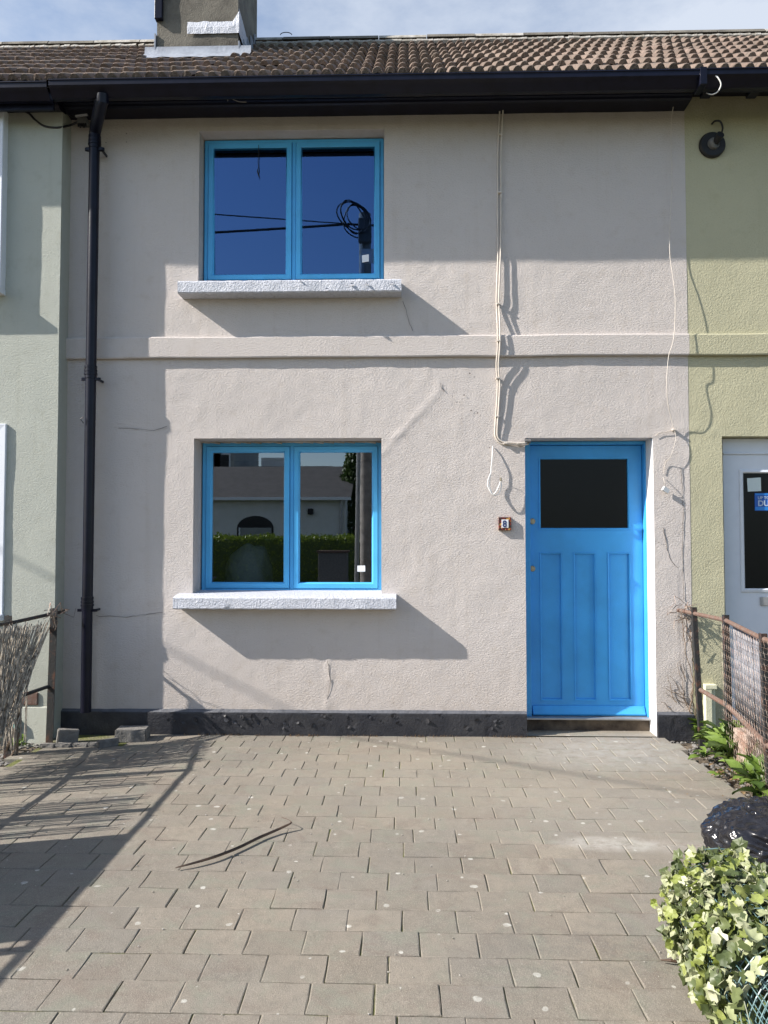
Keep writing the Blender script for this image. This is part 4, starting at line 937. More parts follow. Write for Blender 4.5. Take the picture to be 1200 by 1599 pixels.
tag(b, 'curved white wire looping out under the gutter joint of the two houses', 'wire')
# cobweb of old string on the eaves
b = MB().tube(smooth([dp(356, 158, 0.22), dp(357, 147, 0.24), dp(366, 140, 0.25), dp(383, 142, 0.25), dp(368, 148, 0.24), dp(360, 152, 0.24), dp(372, 158, 0.23), dp(385, 159, 0.22)], 4), 0.0022, 5).build('old_string', M['mortar'], None)
tag(b, 'pale scrap of old string caught on the black eaves', 'string')

wlamp = thing('wall_lamp', 'round black wall lamp without bulb on the olive yellow wall', 'wall lamp', dp(1114, 224, 0))
x, yy, z = dp(1114.5, 224, 0.03)
MB().tube([(x, W + 0.005, z), (x, W - 0.018, z), (x, W - 0.030, z)], [0.096, 0.096, 0.088], 32).build('back_plate', M['black_matt'], wlamp, auto=0.5)
MB().tube([(x + 0.002, W - 0.028, z), (x + 0.002, W - 0.05, z), (x + 0.006, W - 0.055, z)], [0.045, 0.040, 0.03], 20).build('mount', M['grey'], wlamp, auto=0.5)
MB().tube([(x + 0.010, W - 0.045, z + 0.005), (x + 0.022, W - 0.11, z + 0.028)], [0.024, 0.028], 16).build('lamp_holder', M['black_matt'], wlamp, auto=0.5)
MB().tube(smooth([(x + 0.062, W - 0.02, z + 0.075), (x + 0.064, W - 0.045, z + 0.11), (x + 0.045, W - 0.05, z + 0.155), (x + 0.015, W - 0.035, z + 0.168), (x + 0.004, W + 0.002, z + 0.165)], 5), 0.007, 8).build('cable', M['cable_black'], wlamp)

# ------------------------------------------------------------------ loose blocks by the drain
def block(px0, px1, pyb, depth, h, rot, mat, lab, grp=None, tilt=0.0):
    x0, y0 = gp(px0, pyb); x1, y1 = gp(px1, pyb); w_ = x1 - x0; cx, cy = (x0 + x1) / 2, y0 + depth / 2
    b = MB(); b.box(-w_ / 2, w_ / 2, -depth / 2, depth / 2, -0.005, h)
    bm = bmesh.new(); me = b.mesh('concrete_block', mat); bm.from_mesh(me); bmesh.ops.bevel(bm, geom=list(bm.edges), offset=0.006, segments=2, affect='EDGES')
    bmesh.ops.subdivide_edges(bm, edges=list(bm.edges), cuts=2, use_grid_fill=True)
    for v in bm.verts: v.co += Vector((n3(v.co.x + cx, v.co.y, v.co.z, 20), n3(v.co.y, v.co.x + cx, v.co.z, 20), n3(v.co.z, v.co.x, v.co.y + cx, 20) * (v.co.z > 0))) * 0.004
    bm.to_mesh(me); bm.free()
    o = piece('concrete_block', me, None, (cx, cy, 0.0), (0, tilt, rot)); tag(o, lab, 'block', grp); return o
G = 'loose blocks round the drain'
block(178, 226, 1159, 0.14, 0.085, 0.08, M['block'], 'flat grey concrete block lying right of the black downpipe foot', G)
block(86, 117, 1163, 0.06, 0.10, 0.5, M['block'], 'upright grey block standing left of the black downpipe foot', G, 0.12)
block(150, 182, 1167, 0.05, 0.05, 0.75, M['block'], 'low slanting kerb block between drain and flat block', G)
for i, (a, c, lab) in enumerate(((60, 84, 'low edging block nearest the left fence post'), (85, 110, 'low edging block second from the left fence post'), (111, 136, 'low edging block in front of the drain'), (136, 156, 'low edging block right of the drain front'))):
    block(a, c, 1168 - i * 0.5, 0.055, 0.022, random.uniform(-0.05, 0.05), M['block'], lab, G)
b = MB(); b.add([(-2.42, 5.36, -0.016), (-2.0, 5.36, -0.016), (-2.0, W, -0.016), (-2.42, W, -0.016)], [(0, 1, 2, 3)]); setkind(b.build('drain_pit', M['black_matt'], drive, fix=False), 'structure')

# ------------------------------------------------------------------ left fence
FX = -2.56
lfn = thing('metal_fence', 'rusty black iron fence with torn reed screening along the left side', 'fence', (FX, 4.5, 0))
def angle_post(parent, x, y, h, mat, lean=(0, 0), s=0.032, t=0.006):
    b = MB(); v = []
    prof = [(-s / 2, -s / 2), (s / 2, -s / 2), (s / 2, -s / 2 + t), (-s / 2 + t, -s / 2 + t), (-s / 2 + t, s / 2), (-s / 2, s / 2)]
    for k in range(7):
        z = -0.1 + (h + 0.1) * k / 6
        v += [(x + px + lean[0] * z / h + 0.002 * n3(x, y, z, 7), y + py + lean[1] * z / h, z) for px, py in prof]
    fs = [(k * 6 + i, k * 6 + (i + 1) % 6, k * 6 + 6 + (i + 1) % 6, k * 6 + 6 + i) for k in range(6) for i in range(6)] + [tuple(range(6)), tuple(reversed(range(36, 42)))]
    b.add(v, fs); return b.build('post', mat, parent, bevel=0)
pA = gp(79, 1160); pB = gp(14, 1178)
zA = wp(82, 950, pA[1])[1]; zB = wp(11, 961, pB[1])[1]
FX = (pA[0] + pB[0]) / 2
angle_post(lfn, pA[0], pA[1], zA, M['iron'], (0.02, 0), 0.05); angle_post(lfn, pB[0], pB[1], zB, M['iron'], (-0.01, 0), 0.05)
for y in (4.45, 3.75, 3.05, 2.35, 1.65): angle_post(lfn, FX, y, zB, M['iron'], (random.uniform(-0.01, 0.01), 0), 0.045)
b = MB(); zr = 0.94
b.tube([(pA[0] + 0.03, W - PL, zA - 0.03), (pA[0] + 0.01, pA[1], zA - 0.035), (pB[0], pB[1], zB - 0.05), (FX, 4.45, 0.90), (FX, 1.4, 0.92)], 0.013, 6); b.build('top_rail', M['iron'], lfn)
b = MB(); b.tube([(pA[0], pA[1], 0.40), (pB[0], pB[1], 0.36), (FX, 4.4, 0.40), (FX, 1.4, 0.42)], 0.013, 6); b.build('lower_rail', M['iron'], lfn)
r_ = random.Random(5)
# torn reed screen hanging aslant between the posts
def reeds(n_, y0, y1, base_tilt, ztop, zbot, seed, rad=0.0035, skip=0.0, xo=0.02):
    r_ = random.Random(seed); b = MB()
    for i in range(n_):
        y = r_.uniform(y0, y1)
        if n3(y, seed, 0, 4) < skip: continue
        zt_ = ztop + r_.uniform(-0.08, 0.04); zb_ = zbot + r_.uniform(0, 0.15); tl = base_tilt + r_.gauss(0, 0.05)
        x = FX + xo + r_.uniform(-0.015, 0.015); h = zt_ - zb_
        b.tube([(x, y, zt_), (x + r_.gauss(0, 0.008), y - tl * h * 0.5, zb_ + h / 2), (x + r_.gauss(0, 0.012), y - tl * h, zb_)], [rad * r_.uniform(0.6, 1.1), rad, rad * 0.8], 4)
    return b
b = MB(); r_ = random.Random(12)
for i in range(125):          # fan of reeds, tied at the bottom, seen aslant
    u = r_.random(); yt = 4.62 + u * 0.80; zt_ = 0.86 + 0.03 * r_.random() - 0.04 * u + r_.gauss(0, 0.01)
    yb_ = 4.55 + u * 0.34 + r_.gauss(0, 0.06); zb_ = 0.05 + 0.30 * u * r_.uniform(0.5, 1.1)
    x = FX + 0.045 + r_.uniform(-0.02, 0.02); mid_ = r_.uniform(0.3, 0.6)
    b.tube([(x, yt, zt_), (x + r_.gauss(0, 0.006), yb_ + (yt - yb_) * mid_, zb_ + (zt_ - zb_) * (mid_ + 0.03)), (x + r_.gauss(0, 0.01), yb_, zb_)], [0.0030, 0.0046, 0.0028], 4)
setkind(b.build('reed_screen', M['reed'], lfn), 'stuff')
setkind(reeds(230, 3.35, 5.25, 0.02, 0.84, 0.02, 7, 0.0035, -0.12, -0.02).build('reed_screen', M['reed'], lfn), 'stuff')
for k in range(6):
    y0_ = 2.42 + k * 0.165; MB().box(FX - 0.012, FX + 0.012, y0_, y0_ + 0.163, 0.0, 0.905 + 0.006 * (k % 2)).build('board', M['threshold'], lfn, bevel=0.002)
b = MB(); r_ = random.Random(8)
for i in range(9):
    y = pA[1] + r_.uniform(-0.2, 0.15); b.tube([(pA[0] + r_.uniform(0, .05), y, zA - 0.03 + r_.uniform(-0.03, 0.03)), (pA[0] + r_.uniform(0.03, 0.09), y + 0.05, zA + r_.uniform(-0.10, 0.06)), (pA[0] + r_.uniform(0.0, 0.10), y + 0.1, zA - r_.uniform(0.0, 0.16))], 0.0025, 4)
setkind(b.build('tie_wire', M['wire'], lfn), 'stuff')
# dead bine twisting round the nearer post
bine = MB()
for k in range(4):
    pts = [(pB[0] + 0.035 * math.cos(z * 14 + k * 1.7) + 0.02, pB[1] + 0.035 * math.sin(z * 14 + k * 1.7), z) for z in [0.0 + 0.06 * i for i in range(11)]]
    bine.tube(pts, 0.008, 5)
tag(bine.build('dead_climber', M['bark'], None), 'dead brown climber stems twisted round the left fence post foot', 'climber')

# teal tub behind the left fence
t0 = gp(18, 1158); tub = thing('plastic_tub', 'dark green plastic tub with teal lid behind the left fence', 'tub', (t0[0] - 0.06, t0[1] + 0.05, 0))
MB().box(t0[0] - 0.22, t0[0] + 0.03, t0[1] + 0.02, t0[1] + 0.18, -0.02, 0.085).build('tub_body', M['green_plastic'], tub, bevel=0.008)
MB().extr([(t0[1] + 0.01, 0.086), (t0[1] + 0.19, 0.086), (t0[1] + 0.17, 0.135), (t0[1] + 0.03, 0.135)], t0[0] - 0.23, t0[0] + 0.035).build('lid', M['teal'], tub, bevel=0.006)

# ------------------------------------------------------------------ right fence
rf = thing('wire_fence', 'rusty iron fence with chicken wire and grey ribbed screen at the right', 'fence', (2.1, 4.8, 0))
q1b = gp(1096, 1160); q1 = (q1b[0], q1b[1]); q2 = gp(1141, 1196); q3 = gp(1204, 1262)
def ptop(q, px, py): return wp(px, py, q[1])
h1 = ptop(q1, 1084, 948); h2 = ptop(q2, 1133.5, 960); h3 = ptop(q3, 1192, 989)
for q, h in ((q1, h1), (q2, h2), (q3, h3)):
    angle_post(rf, q[0], q[1], h[1], M['iron'], (h[0] - q[0], 0), 0.033, 0.006)
q4 = (q3[0] - 0.06, 3.2)
angle_post(rf, q4[0], q4[1], h3[1], M['iron'], (-0.03, 0), 0.040, 0.007)
rl = [(h1[0] - 0.06, W - 0.01, h1[1] - 0.035), (h1[0], q1[1], h1[1] - 0.045), (h2[0], q2[1], h2[1] - 0.035), (h3[0], q3[1], h3[1] - 0.03), (q4[0], q4[1], h3[1] - 0.03)]
MB().tube(rl, 0.014, 8).build('top_rail', M['rust'], rf)
z1 = wp(1094, 1077, q1[1])[1]; z2 = wp(1139, 1103, q2[1])[1]
MB().tube([(h1[0] + 0.035, q1[1], z1), ((h2[0] + q2[0]) / 2, q2[1], z2), ((h3[0] + q3[0]) / 2, q3[1], z2 - 0.04), (q4[0], q4[1], z2 - 0.02)], 0.016, 8).build('lower_rail', M['rust'], rf)
# grey ribbed screen between second and third posts (each rib its own)
rib_a, rib_b = Vector((q2[0] + 0.05, q2[1] + 0.0, 0)), Vector((q3[0] + 0.05, q3[1], 0)); nrib = 36
rt = MB(); rt.tube([(0, 0, 0), (0, 0, 0.5), (0, 0, 1.0)], [0.0072, 0.0078, 0.0072], 6, caps=True); rib_me = rt.mesh('screen_rib', M['greyreed'], smooth=True)
for i in range(nrib):
    t = (i + 0.5) / nrib; p = rib_a.lerp(rib_b, t); zt_ = h2[1] + (h3[1] - h2[1]) * t - 0.05; zb_ = 0.30 - 0.04 * t + random.uniform(-0.012, 0.012)
    lean = (h2[0] - q2[0]) * (1 - t) + (h3[0] - q3[0]) * t
    piece('screen_rib', rib_me, rf, (p.x + lean * zb_ + random.uniform(-0.003, 0.003), p.y, zb_), (random.gauss(0, 0.006), lean * 1.0, 0), (1, 1, zt_ - zb_))
for k, zz in enumerate((0.33, 0.36, 0.84)):
    MB().tube([(rib_a.x - 0.008 + (h2[0] - q2[0]) * zz, rib_a.y, zz), (rib_b.x - 0.008 + (h3[0] - q3[0]) * zz, rib_b.y, zz - 0.05)], 0.003, 5).build('screen_tie', M['greyreed'], rf)
# chicken wire: twisted cells in the plane of the fence
def mesh_plane(y0, y1, ztop0, ztop1):
    b = MB(); n_ = int((y0 - y1) / 0.048)
    def P_(t, z):
        yv = y0 + (y1 - y0) * t
        # interpolate fence line between posts 2,3,4
        if yv > q3[1]: s_ = (yv - q3[1]) / (q2[1] - q3[1]); xb = q3[0] + (q2[0] - q3[0]) * s_; ln_ = (h3[0] - q3[0]) * (1 - s_) + (h2[0] - q2[0]) * s_
        else: xb = q3[0]; ln_ = h3[0] - q3[0]
        return (xb - 0.026 + ln_ * z + 0.006 * n3(yv, z, 1, 5), yv, z + 0.006 * n3(yv, z, 3, 4))
    for i in range(n_ + 1):
        t = i / n_; zt_ = ztop0 + (ztop1 - ztop0) * t; pts = []; k = 0; z = -0.01
        while z < zt_: pts.append(P_(min(1, max(0, t + (0.18 / n_ if k % 2 else -0.18 / n_))), z)); z += 0.030; k += 1
        b.tube(pts, 0.0007, 3, caps=False)
    for j in range(int(ztop0 / 0.030)):
        z = 0.01 + j * 0.030; b.tube([P_(i / 24, z) for i in range(25)], 0.0007, 3, caps=False)
    return b
setkind(mesh_plane(q2[1] + 0.05, 3.2, h2[1] - 0.03, h3[1] - 0.03).build('chicken_wire', M['wire'], rf, fix=False), 'stuff')
# tangle where the rail is tied to the wall
b = MB(); r_ = random.Random(2)
for i in range(22):
    x0, _, z0 = dp(1074, 957, 0.03); p0 = Vector((x0 + r_.gauss(0, 0.03), W - 0.02, z0 + r_.gauss(0, 0.03))); pts = [p0]
    for k in range(4): pts.append(pts[-1] + Vector((r_.gauss(0, 0.03), -abs(r_.gauss(0, 0.015)), r_.gauss(-0.012, 0.03))))
    b.tube(pts, 0.0022, 4)
setkind(b.build('tie_tangle', M['wire'], rf), 'stuff')
# dead creeper clinging to the wall beside the fence
b = MB(); r_ = random.Random(22)
def creeper(px, py, steps, dx, dz, r0):
    x, _, z = dp(px, py, 0.02); pts = [Vector((x, W - 0.012, z))]
    for k in range(steps): pts.append(pts[-1] + Vector((dx + r_.gauss(0, 0.008), r_.gauss(0, 0.004), dz + r_.gauss(0, 0.008))))
    for p in pts: p.y = min(W - 0.006, max(W - 0.05, p.y))
    b.tube(pts, [r0 * (1 - 0.7 * i / len(pts)) for i in range(len(pts))], 5); return pts
trunk = creeper(1086, 1150, 34, -0.0012, 0.026, 0.006)
creeper(1082, 1150, 30, -0.002, 0.028, 0.005); creeper(1088, 1140, 18, -0.004, 0.026, 0.004)
for (px, py, st, dx, dz) in ((1078, 1105, 9, -0.022, 0.012), (1076, 1100, 8, -0.020, 0.020), (1070, 1090, 7, -0.012, 0.024), (1066, 1085, 6, -0.02, 0.004), (1058, 1098, 6, -0.01, 0.03), (1050, 1108, 5, -0.02, 0.008), (1072, 1060, 5, -0.012, 0.02), (1076, 1118, 6, -0.016, -0.010), (1080, 1000, 6, -0.008, 0.01)):
    creeper(px, py, st, dx, dz, 0.003)
tag(b.build('dead_creeper', M['bark'], None), 'dead brown creeper stems clinging to wall beside the right fence post', 'creeper')

# ------------------------------------------------------------------ plants at the right fence
def blade_mesh(mat, L=1.0, wd_=0.32, lob=0.12, name='leaf'):
    b = MB(); vs_ = []; fs = []; n_ = 7
    for i in range(n_ + 1):
        t = i / n_; w_ = wd_ * math.sin(math.pi * (0.12 + 0.88 * t) ** 1.3) * (1 + lob * (1 if i % 2 else -1)); z = 0.55 * t - 0.62 * t * t; w_ = max(w_, 0.01)
        vs_ += [(-w_ / 2, t * L, z + 0.06), (0, t * L, z), (w_ / 2, t * L, z + 0.06)]
    for i in range(n_):
        for k in range(2): a = i * 3 + k; fs.append((a, a + 1, a + 4, a + 3))
    b.add(vs_, fs); return b.mesh(name, mat, smooth=True)
weed_l = [blade_mesh(M['weed'], 1, 0.36, 0.15), blade_mesh(M['weed'], 1, 0.5, 0.05), blade_mesh(M['weed_dark'], 1, 0.42, 0.2)]
def weed(px, py, n_, size, lab, seed, hz=0.0, mats=(0, 1, 2), up_=0.5, xy=None, name='weed'):
    x, y = xy if xy else gp(px, py); r_ = random.Random(seed)
    o = thing(name, lab, 'plant', (x, y, 0), 'weeds along the right fence' if name == 'weed' else None)
    for i in range(n_):
        az = r_.uniform(0, 6.28); el = r_.uniform(0.05, 1.1) * up_ * 1.6; s_ = size * r_.uniform(0.7, 1.45)
        piece('leaf', weed_l[r_.choice(mats)], o, (x + r_.gauss(0, size * 0.18), y + r_.gauss(0, size * 0.18), hz + r_.uniform(0, size * 0.9)), (el, r_.gauss(0, 0.3), az), s_)
    return o
weed(1090, 1152, 40, 0.095, 'bright green leafy weed at the foot of the first iron post against black plinth', 1)
weed(1112, 1172, 34, 0.10, 'bright green weed clump sprawling between the first and second iron posts', 2)
weed(1128, 1180, 44, 0.12, 'tallest broad leaved weed leaning on the second iron post', 3)
weed(1103, 1186, 14, 0.08, 'low flat rosette weed at the paving edge', 4, up_=0.2)
weed(1156, 1200, 52, 0.17, 'weed growing through the chicken wire behind the second iron post', 5, mats=(0, 2), up_=0.8)
weed(1166, 1228, 26, 0.10, 'small weed in front of the pinkish stone post', 6)
weed(1190, 1250, 46, 0.15, 'trailing weed at the foot of the third iron post', 7, mats=(0, 2, 2), up_=0.7)
weed(1184, 1190, 44, 0.17, 'weed in the neighbouring garden behind the pinkish stone post', 8, mats=(0, 2), up_=0.9)
weed(1126, 1215, 8, 0.05, 'tiny pale weed sprig among dead leaves on the soil strip', 9)
weed(30, 1168, 16, 0.06, 'small weed at the wall foot behind the left fence', 10, name='garden_weed')
# grassy stalks through the wire
b = MB(); r_ = random.Random(31)
for i in range(130):
    y = r_.uniform(3.9, 5.0); x = q2[0] + (q3[0] - q2[0]) * (q2[1] - y) / (q2[1] - q3[1]) + r_.uniform(-0.04, 0.22); h = r_.uniform(0.08, 0.34)
    b.tube([(x, y, -0.03), (x + r_.gauss(0, 0.02), y + r_.gauss(0, 0.02), h * 0.6), (x + r_.gauss(0, 0.06), y + r_.gauss(0, 0.06), h)], [0.002, 0.0018, 0.0006], 3)
gr = b.build('grass', [M['weed']], None, fix=False); setkind(gr, 'stuff'); gr['label'] = 'dry grass stalks tangled in the right fence wire'; gr['category'] = 'grass'
# pinkish stone post and other lumps
sp_ = gp(1176, 1222); b = MB(); b.box(sp_[0] - 0.02, sp_[0] + 0.13, sp_[1] + 0.04, sp_[1] + 0.22, -0.04, 0.27)
sto = b.build('stone_post', M['pinkblock'], None, bevel=0.012); tag(sto, 'short pinkish stone block standing behind the right fence wire', 'stone')
fl = gp(1196, 1276); b = MB(); b.box(fl[0] - 0.10, fl[0] + 0.35, fl[1] - 0.02, fl[1] + 0.12, 0.0, 0.045)
tag(b.build('flagstone', M['flag'], None, bevel=0.006), 'sandy flagstone lying above the black bin bag at right edge', 'stone')
# rubble and dead leaves on the soil strip
peb = []
for k in range(4):
    bm = bmesh.new(); bmesh.ops.create_icosphere(bm, subdivisions=1, radius=1)
    for v in bm.verts: v.co *= 0.8 + 0.4 * random.random(); v.co.z *= 0.55
    me = bpy.data.meshes.new('pebble'); bm.to_mesh(me); bm.free(); me.materials.append([M['block'], M['pinkblock'], M['mortar'], M['soil']][k]); peb.append(me)
b = MB(); r_ = random.Random(77)
def scatter(area, n_, s0, s1):
    for i in range(n_):
        x, y = area(r_); s_ = r_.uniform(s0, s1); me = peb[r_.randrange(4)]; a = r_.uniform(0, 6)
        b.add([((v.co.x * math.cos(a) - v.co.y * math.sin(a)) * s_ + x, (v.co.x * math.sin(a) + v.co.y * math.cos(a)) * s_ + y, v.co.z * s_ - 0.018) for v in me.vertices], [tuple(p.vertices) for p in me.polygons])
scatter(lambda r: (r.uniform(DX1 - 0.01, DX1 + 0.35), r.uniform(3.2, 5.6)), 520, 0.004, 0.018)
scatter(lambda r: (r.uniform(-3.0, -2.45), r.uniform(4.6, 5.5)), 300, 0.004, 0.02)
gv = b.build('gravel', M['block'], None, fix=False); setkind(gv, 'stuff'); gv['label'] = 'fine rubble and grit on the bare soil strips'; gv['category'] = 'rubble'
dl = blade_mesh(M['dead'], 1, 0.5, 0.1, 'dead_leaf')
for i, (px, py, s_) in enumerate(((1122, 1205, 0.07), (1133, 1214, 0.08), (1141, 1208, 0.06), (1158, 1226, 0.07), (1150, 1234, 0.05), (1118, 1198, 0.05), (1075, 1243, 0.02), (1130, 1246, 0.02), (1018, 1160, 0.014), (1140, 1222, 0.06), (1160, 1240, 0.05))):
    x, y = gp(px, py); o = piece('dead_leaf', dl, None, (x, y, 0.012), (random.uniform(-0.1, 0.1), random.uniform(-0.3, 0.3), random.uniform(0, 6)), s_)
    tag(o, ['brown dead leaf farthest up the soil strip below the second fence post', 'larger curled dead leaf in the middle of the leaf litter on the soil strip', 'dead leaf lying against the fence side of the leaf litter', 'orange brown dead leaf lying left of the pinkish stone block', 'dead leaf at the paving edge nearest the bin bag', 'small dead leaf at the paving edge beside the low rosette weed', 'tiny dark leaf scrap on the paving left of the soil strip', 'tiny dark leaf scrap on the paving just at the soil strip edge', 'tiny dark leaf scrap on the paving before the door step', 'dead leaf just below the middle of the leaf litter', 'dead leaf nearest the third fence post'][i], 'leaf', 'dead leaves near the right fence')
# moss and tiny weeds along the foot of the plinth
b = MB(); r_ = random.Random(90)
for i in range(420):
    x = r_.uniform(-1.6, 0.95); 
    if n3(x, 0, 5, 5) < -0.05: continue
    y = W - 0.03 - abs(r_.gauss(0, 0.008)); h = r_.uniform(0.004, 0.018)
    b.tube([(x, y, -0.005), (x + r_.gauss(0, 0.006), y - r_.uniform(0, 0.01), h)], [0.002, 0.0006], 3)
ms = b.build('moss', M['dead'], None, fix=False); setkind(ms, 'stuff'); ms['label'] = 'dry moss and grit along the foot of the black plinth'; ms['category'] = 'moss'
for i, (px, py) in enumerate(((390, 1146), (411, 1147), (706, 1148))):
    weed(px, py, 9, 0.022, ['tiny green weed at plinth foot below the left pane of lower window', 'tiny green weed at plinth foot, slightly right of its twin', 'tiny green weed at plinth foot left of the blue door'][i], 60 + i, name='seedling')

# ------------------------------------------------------------------ dried palm leaf on the driveway
ptsp = [(274, 1356, 0.012), (300, 1350, 0.016), (335, 1340, 0.017), (372, 1326, 0.012), (405, 1310, 0.012), (430, 1299, 0.016), (447, 1291, 0.026), (455, 1286, 0.034), (451, 1281, 0.040), (440, 1277, 0.034)]
P3 = [Vector((*gp(a, c, z), z)) for a, c, z in ptsp]; P3 = smooth(P3, 4); b = MB(); vs_ = []; fs = []
for i, p in enumerate(P3):
    t = i / (len(P3) - 1); w_ = 0.0015 + 0.0095 * math.sin(math.pi * min(1, t * 1.15)) ** 0.7 * (1 - 0.35 * t); d = (P3[min(i + 1, len(P3) - 1)] - P3[max(i - 1, 0)]).normalized(); s_ = d.cross(Vector((0, 0, 1))).normalized()
    vs_ += [p + s_ * w_ + Vector((0, 0, w_ * 0.7)), p - Vector((0, 0, w_ * 0.25)), p - s_ * w_ + Vector((0, 0, w_ * 0.7))]
for i in range(len(P3) - 1):
    for k in range(2): a = i * 3 + k; fs.append((a, a + 1, a + 4, a + 3))
b.add(vs_, fs); pl = b.build('palm_leaf', M['palm'], None, fix=False)
so = pl.modifiers.new('thick', 'SOLIDIFY'); so.thickness = 0.003
tag(pl, 'long dried brown palm leaf curled on the paving', 'leaf')

# ------------------------------------------------------------------ black bin bag
def bag():
    bm = bmesh.new(); bmesh.ops.create_icosphere(bm, subdivisions=6, radius=1)
    c = gp(1190, 1368); cx, cy = c[0] + 0.075, c[1] + 0.05
    for v in bm.verts:
        p = v.co.copy(); d = 0
        d += 0.16 * n3(p.x, p.y, p.z, 1.3)
        rid = 1 - abs(n3(p.x + 5, p.y + 0.6 * n3(p.x, p.y, p.z, 2), p.z, 2.6)) * 2; d += 0.085 * rid
        rid2 = 1 - abs(n3(p.x + 2, p.y - 5, p.z + 3, 6.0)) * 2; d += 0.045 * rid2
        rid3 = 1 - abs(n3(p.x - 2, p.y + 8, p.z, 13.0)) * 2; d += 0.006 * rid3
        az = math.atan2(p.y + 0.1, p.x - 0.25); wv = 2.6 * n3(p.x, p.y, p.z, 1.4)
        fo = (1 - abs(math.sin(az * 4.0 + wv))) ** 2 + 0.5 * (1 - abs(math.sin(az * 9.0 + 2 * wv + 2))) ** 2; d += 0.085 * fo * max(0.15, p.z + 0.3)
        p *= (1 + d)
        p = Vector((p.x * 0.245, p.y * 0.24, p.z * 0.145 + 0.130))
        if p.z < 0.004: p.z = 0.004 + 0.006 * random.random(); p.x *= 1.02; p.y *= 1.02
        v.co = p
    me = bpy.data.meshes.new('bag_body'); bm.to_mesh(me); bm.free(); me.materials.append(M['bag'])
    me.polygons.foreach_set('use_smooth', [True] * len(me.polygons))
    o = thing('bin_bag', 'crumpled shiny black bin bag behind the roll of ivy screening', 'bin bag', (cx, cy, 0))
    piece('bag_body', me, o, (cx, cy, 0))
    # torn, gathered mouth with cuttings poking out
    b = MB(); vs_ = []; fs = []; n_ = 40
    for j in range(5):
        for i in range(n_):
            a = 2 * math.pi * i / n_; rr = (0.055 - 0.030 * math.sin(j / 4 * 2.4) + 0.016 * j) * (1 + 0.35 * math.sin(a * 9 + j)); vs_.append((cx + 0.12 + rr * math.cos(a), cy - 0.02 + rr * math.sin(a), 0.255 + 0.022 * j + 0.008 * math.sin(a * 5)))
    for j in range(4):
        for i in range(n_): i2 = (i + 1) % n_; fs.append((j * n_ + i, j * n_ + i2, (j + 1) * n_ + i2, (j + 1) * n_ + i))
    b.add(vs_, fs); b.build('bag_neck', M['bag'], o, fix=False, auto=1.0)
    return o
bag()

# ------------------------------------------------------------------ roll of artificial ivy hedge on green wire mesh
A0 = Vector((1.03, 1.90, 0.185)); A1 = Vector((1.075, 2.70, 0.175)); RR = 0.178
roll = thing('ivy_screen_roll', 'rolled up artificial ivy screening on green wire mesh lying on the paving', 'artificial hedge', (1.05, 2.3, 0))
ax = (A1 - A0).normalized(); e1 = ax.cross(Vector((0, 0, 1))).normalized(); e2 = e1.cross(ax)
def rp(t, a, r): return A0 + (A1 - A0) * t + (e1 * math.cos(a) + e2 * math.sin(a)) * r
def spiral_r(a): return RR - 0.017 * a / (2 * math.pi)
b = MB()
for i in range(17):
    t = i / 16
    a0 = random.uniform(0, 0.4); pts = [rp(t + 0.006 * math.sin(k), a0 + k * 2 * math.pi / 26, spiral_r(k * 2 * math.pi / 26) + 0.004 * n3(k, i, 0, 0.7)) for k in range(26 * 4 + 1)]
    b.tube(pts, 0.0017, 4, caps=False)
for i in range(34 * 2):
    a = 4 * math.pi * i / 68; b.tube([rp(t / 8, a + 0.008 * math.sin(t * 2 + i), spiral_r(a) + 0.002) for t in range(9)], 0.0016, 4, caps=False)
setkind(b.build('wire_mesh', M['greenwire'], roll, fix=False), 'stuff')
# protruding hoops at the near end, each separately visible
for k, (rr, dt) in enumerate(((0.172, -0.02), (0.150, -0.045), (0.125, -0.030), (0.104, -0.05), (0.088, -0.02))):
    pts = [rp(dt + 0.004 * math.sin(i), 2 * math.pi * i / 40, rr + 0.003 * math.sin(i * 1.3 + k)) for i in range(41)]
    MB().tube(pts, 0.0030, 6, caps=False).build('wire_hoop', M['greenwire'], roll, fix=False)
for i in range(14):
    a = 2 * math.pi * i / 14 + 0.1; MB().tube([rp(-0.055, a, 0.092), rp(-0.04, a + 0.05, 0.13), rp(-0.02, a + 0.03, 0.176)], 0.0020, 5).build('cross_wire', M['greenwire'], roll, fix=False)
pts = [rp(1.0, a_ * 0.2, RR + 0.012) for a_ in range(4, 12)]; MB().tube(pts, 0.0024, 5).build('wire_hoop', M['greenwire'], roll, fix=False)
def ivy_mesh(k, mat):
    r_ = random.Random(k); out = [(0, 0.0), (0.30, -0.12), (0.56, 0.08), (0.46, 0.34), (0.54, 0.56), (0.30, 0.70), (0, 1.0), (-0.30, 0.70), (-0.54, 0.56), (-0.46, 0.34), (-0.56, 0.08), (-0.30, -0.12)]
    fold = r_.uniform(-0.2, 0.7); curl = r_.uniform(-0.9, 0.7); vs_ = [(0, 0.3, 0.0)]
    for x, y in out:
        x *= r_.uniform(0.85, 1.15); y *= r_.uniform(0.9, 1.1); vs_.append((x, y, fold * abs(x) + curl * (y - 0.4) ** 2 + r_.gauss(0, 0.06)))
    vs_ += [(x * 0.55, 0.3 + (y - 0.3) * 0.55, z * 0.40 + r_.gauss(0, 0.035)) for x, y, z in vs_[1:]]
    fs_ = [(0, 13 + i, 13 + (i + 1) % 12) for i in range(12)] + [(13 + i, 1 + i, 1 + (i + 1) % 12, 13 + (i + 1) % 12) for i in range(12)]
    return MB().add(vs_, fs_).mesh('leaf', mat, smooth=True)
iv = [ivy_mesh(k, M['ivy_pale']) for k in range(5)] + [ivy_mesh(k + 9, M['ivy_lime']) for k in range(4)] + [ivy_mesh(k + 20, M['ivy_dark']) for k in range(3)]
r_ = random.Random(55); inner = MB(); leaves = []
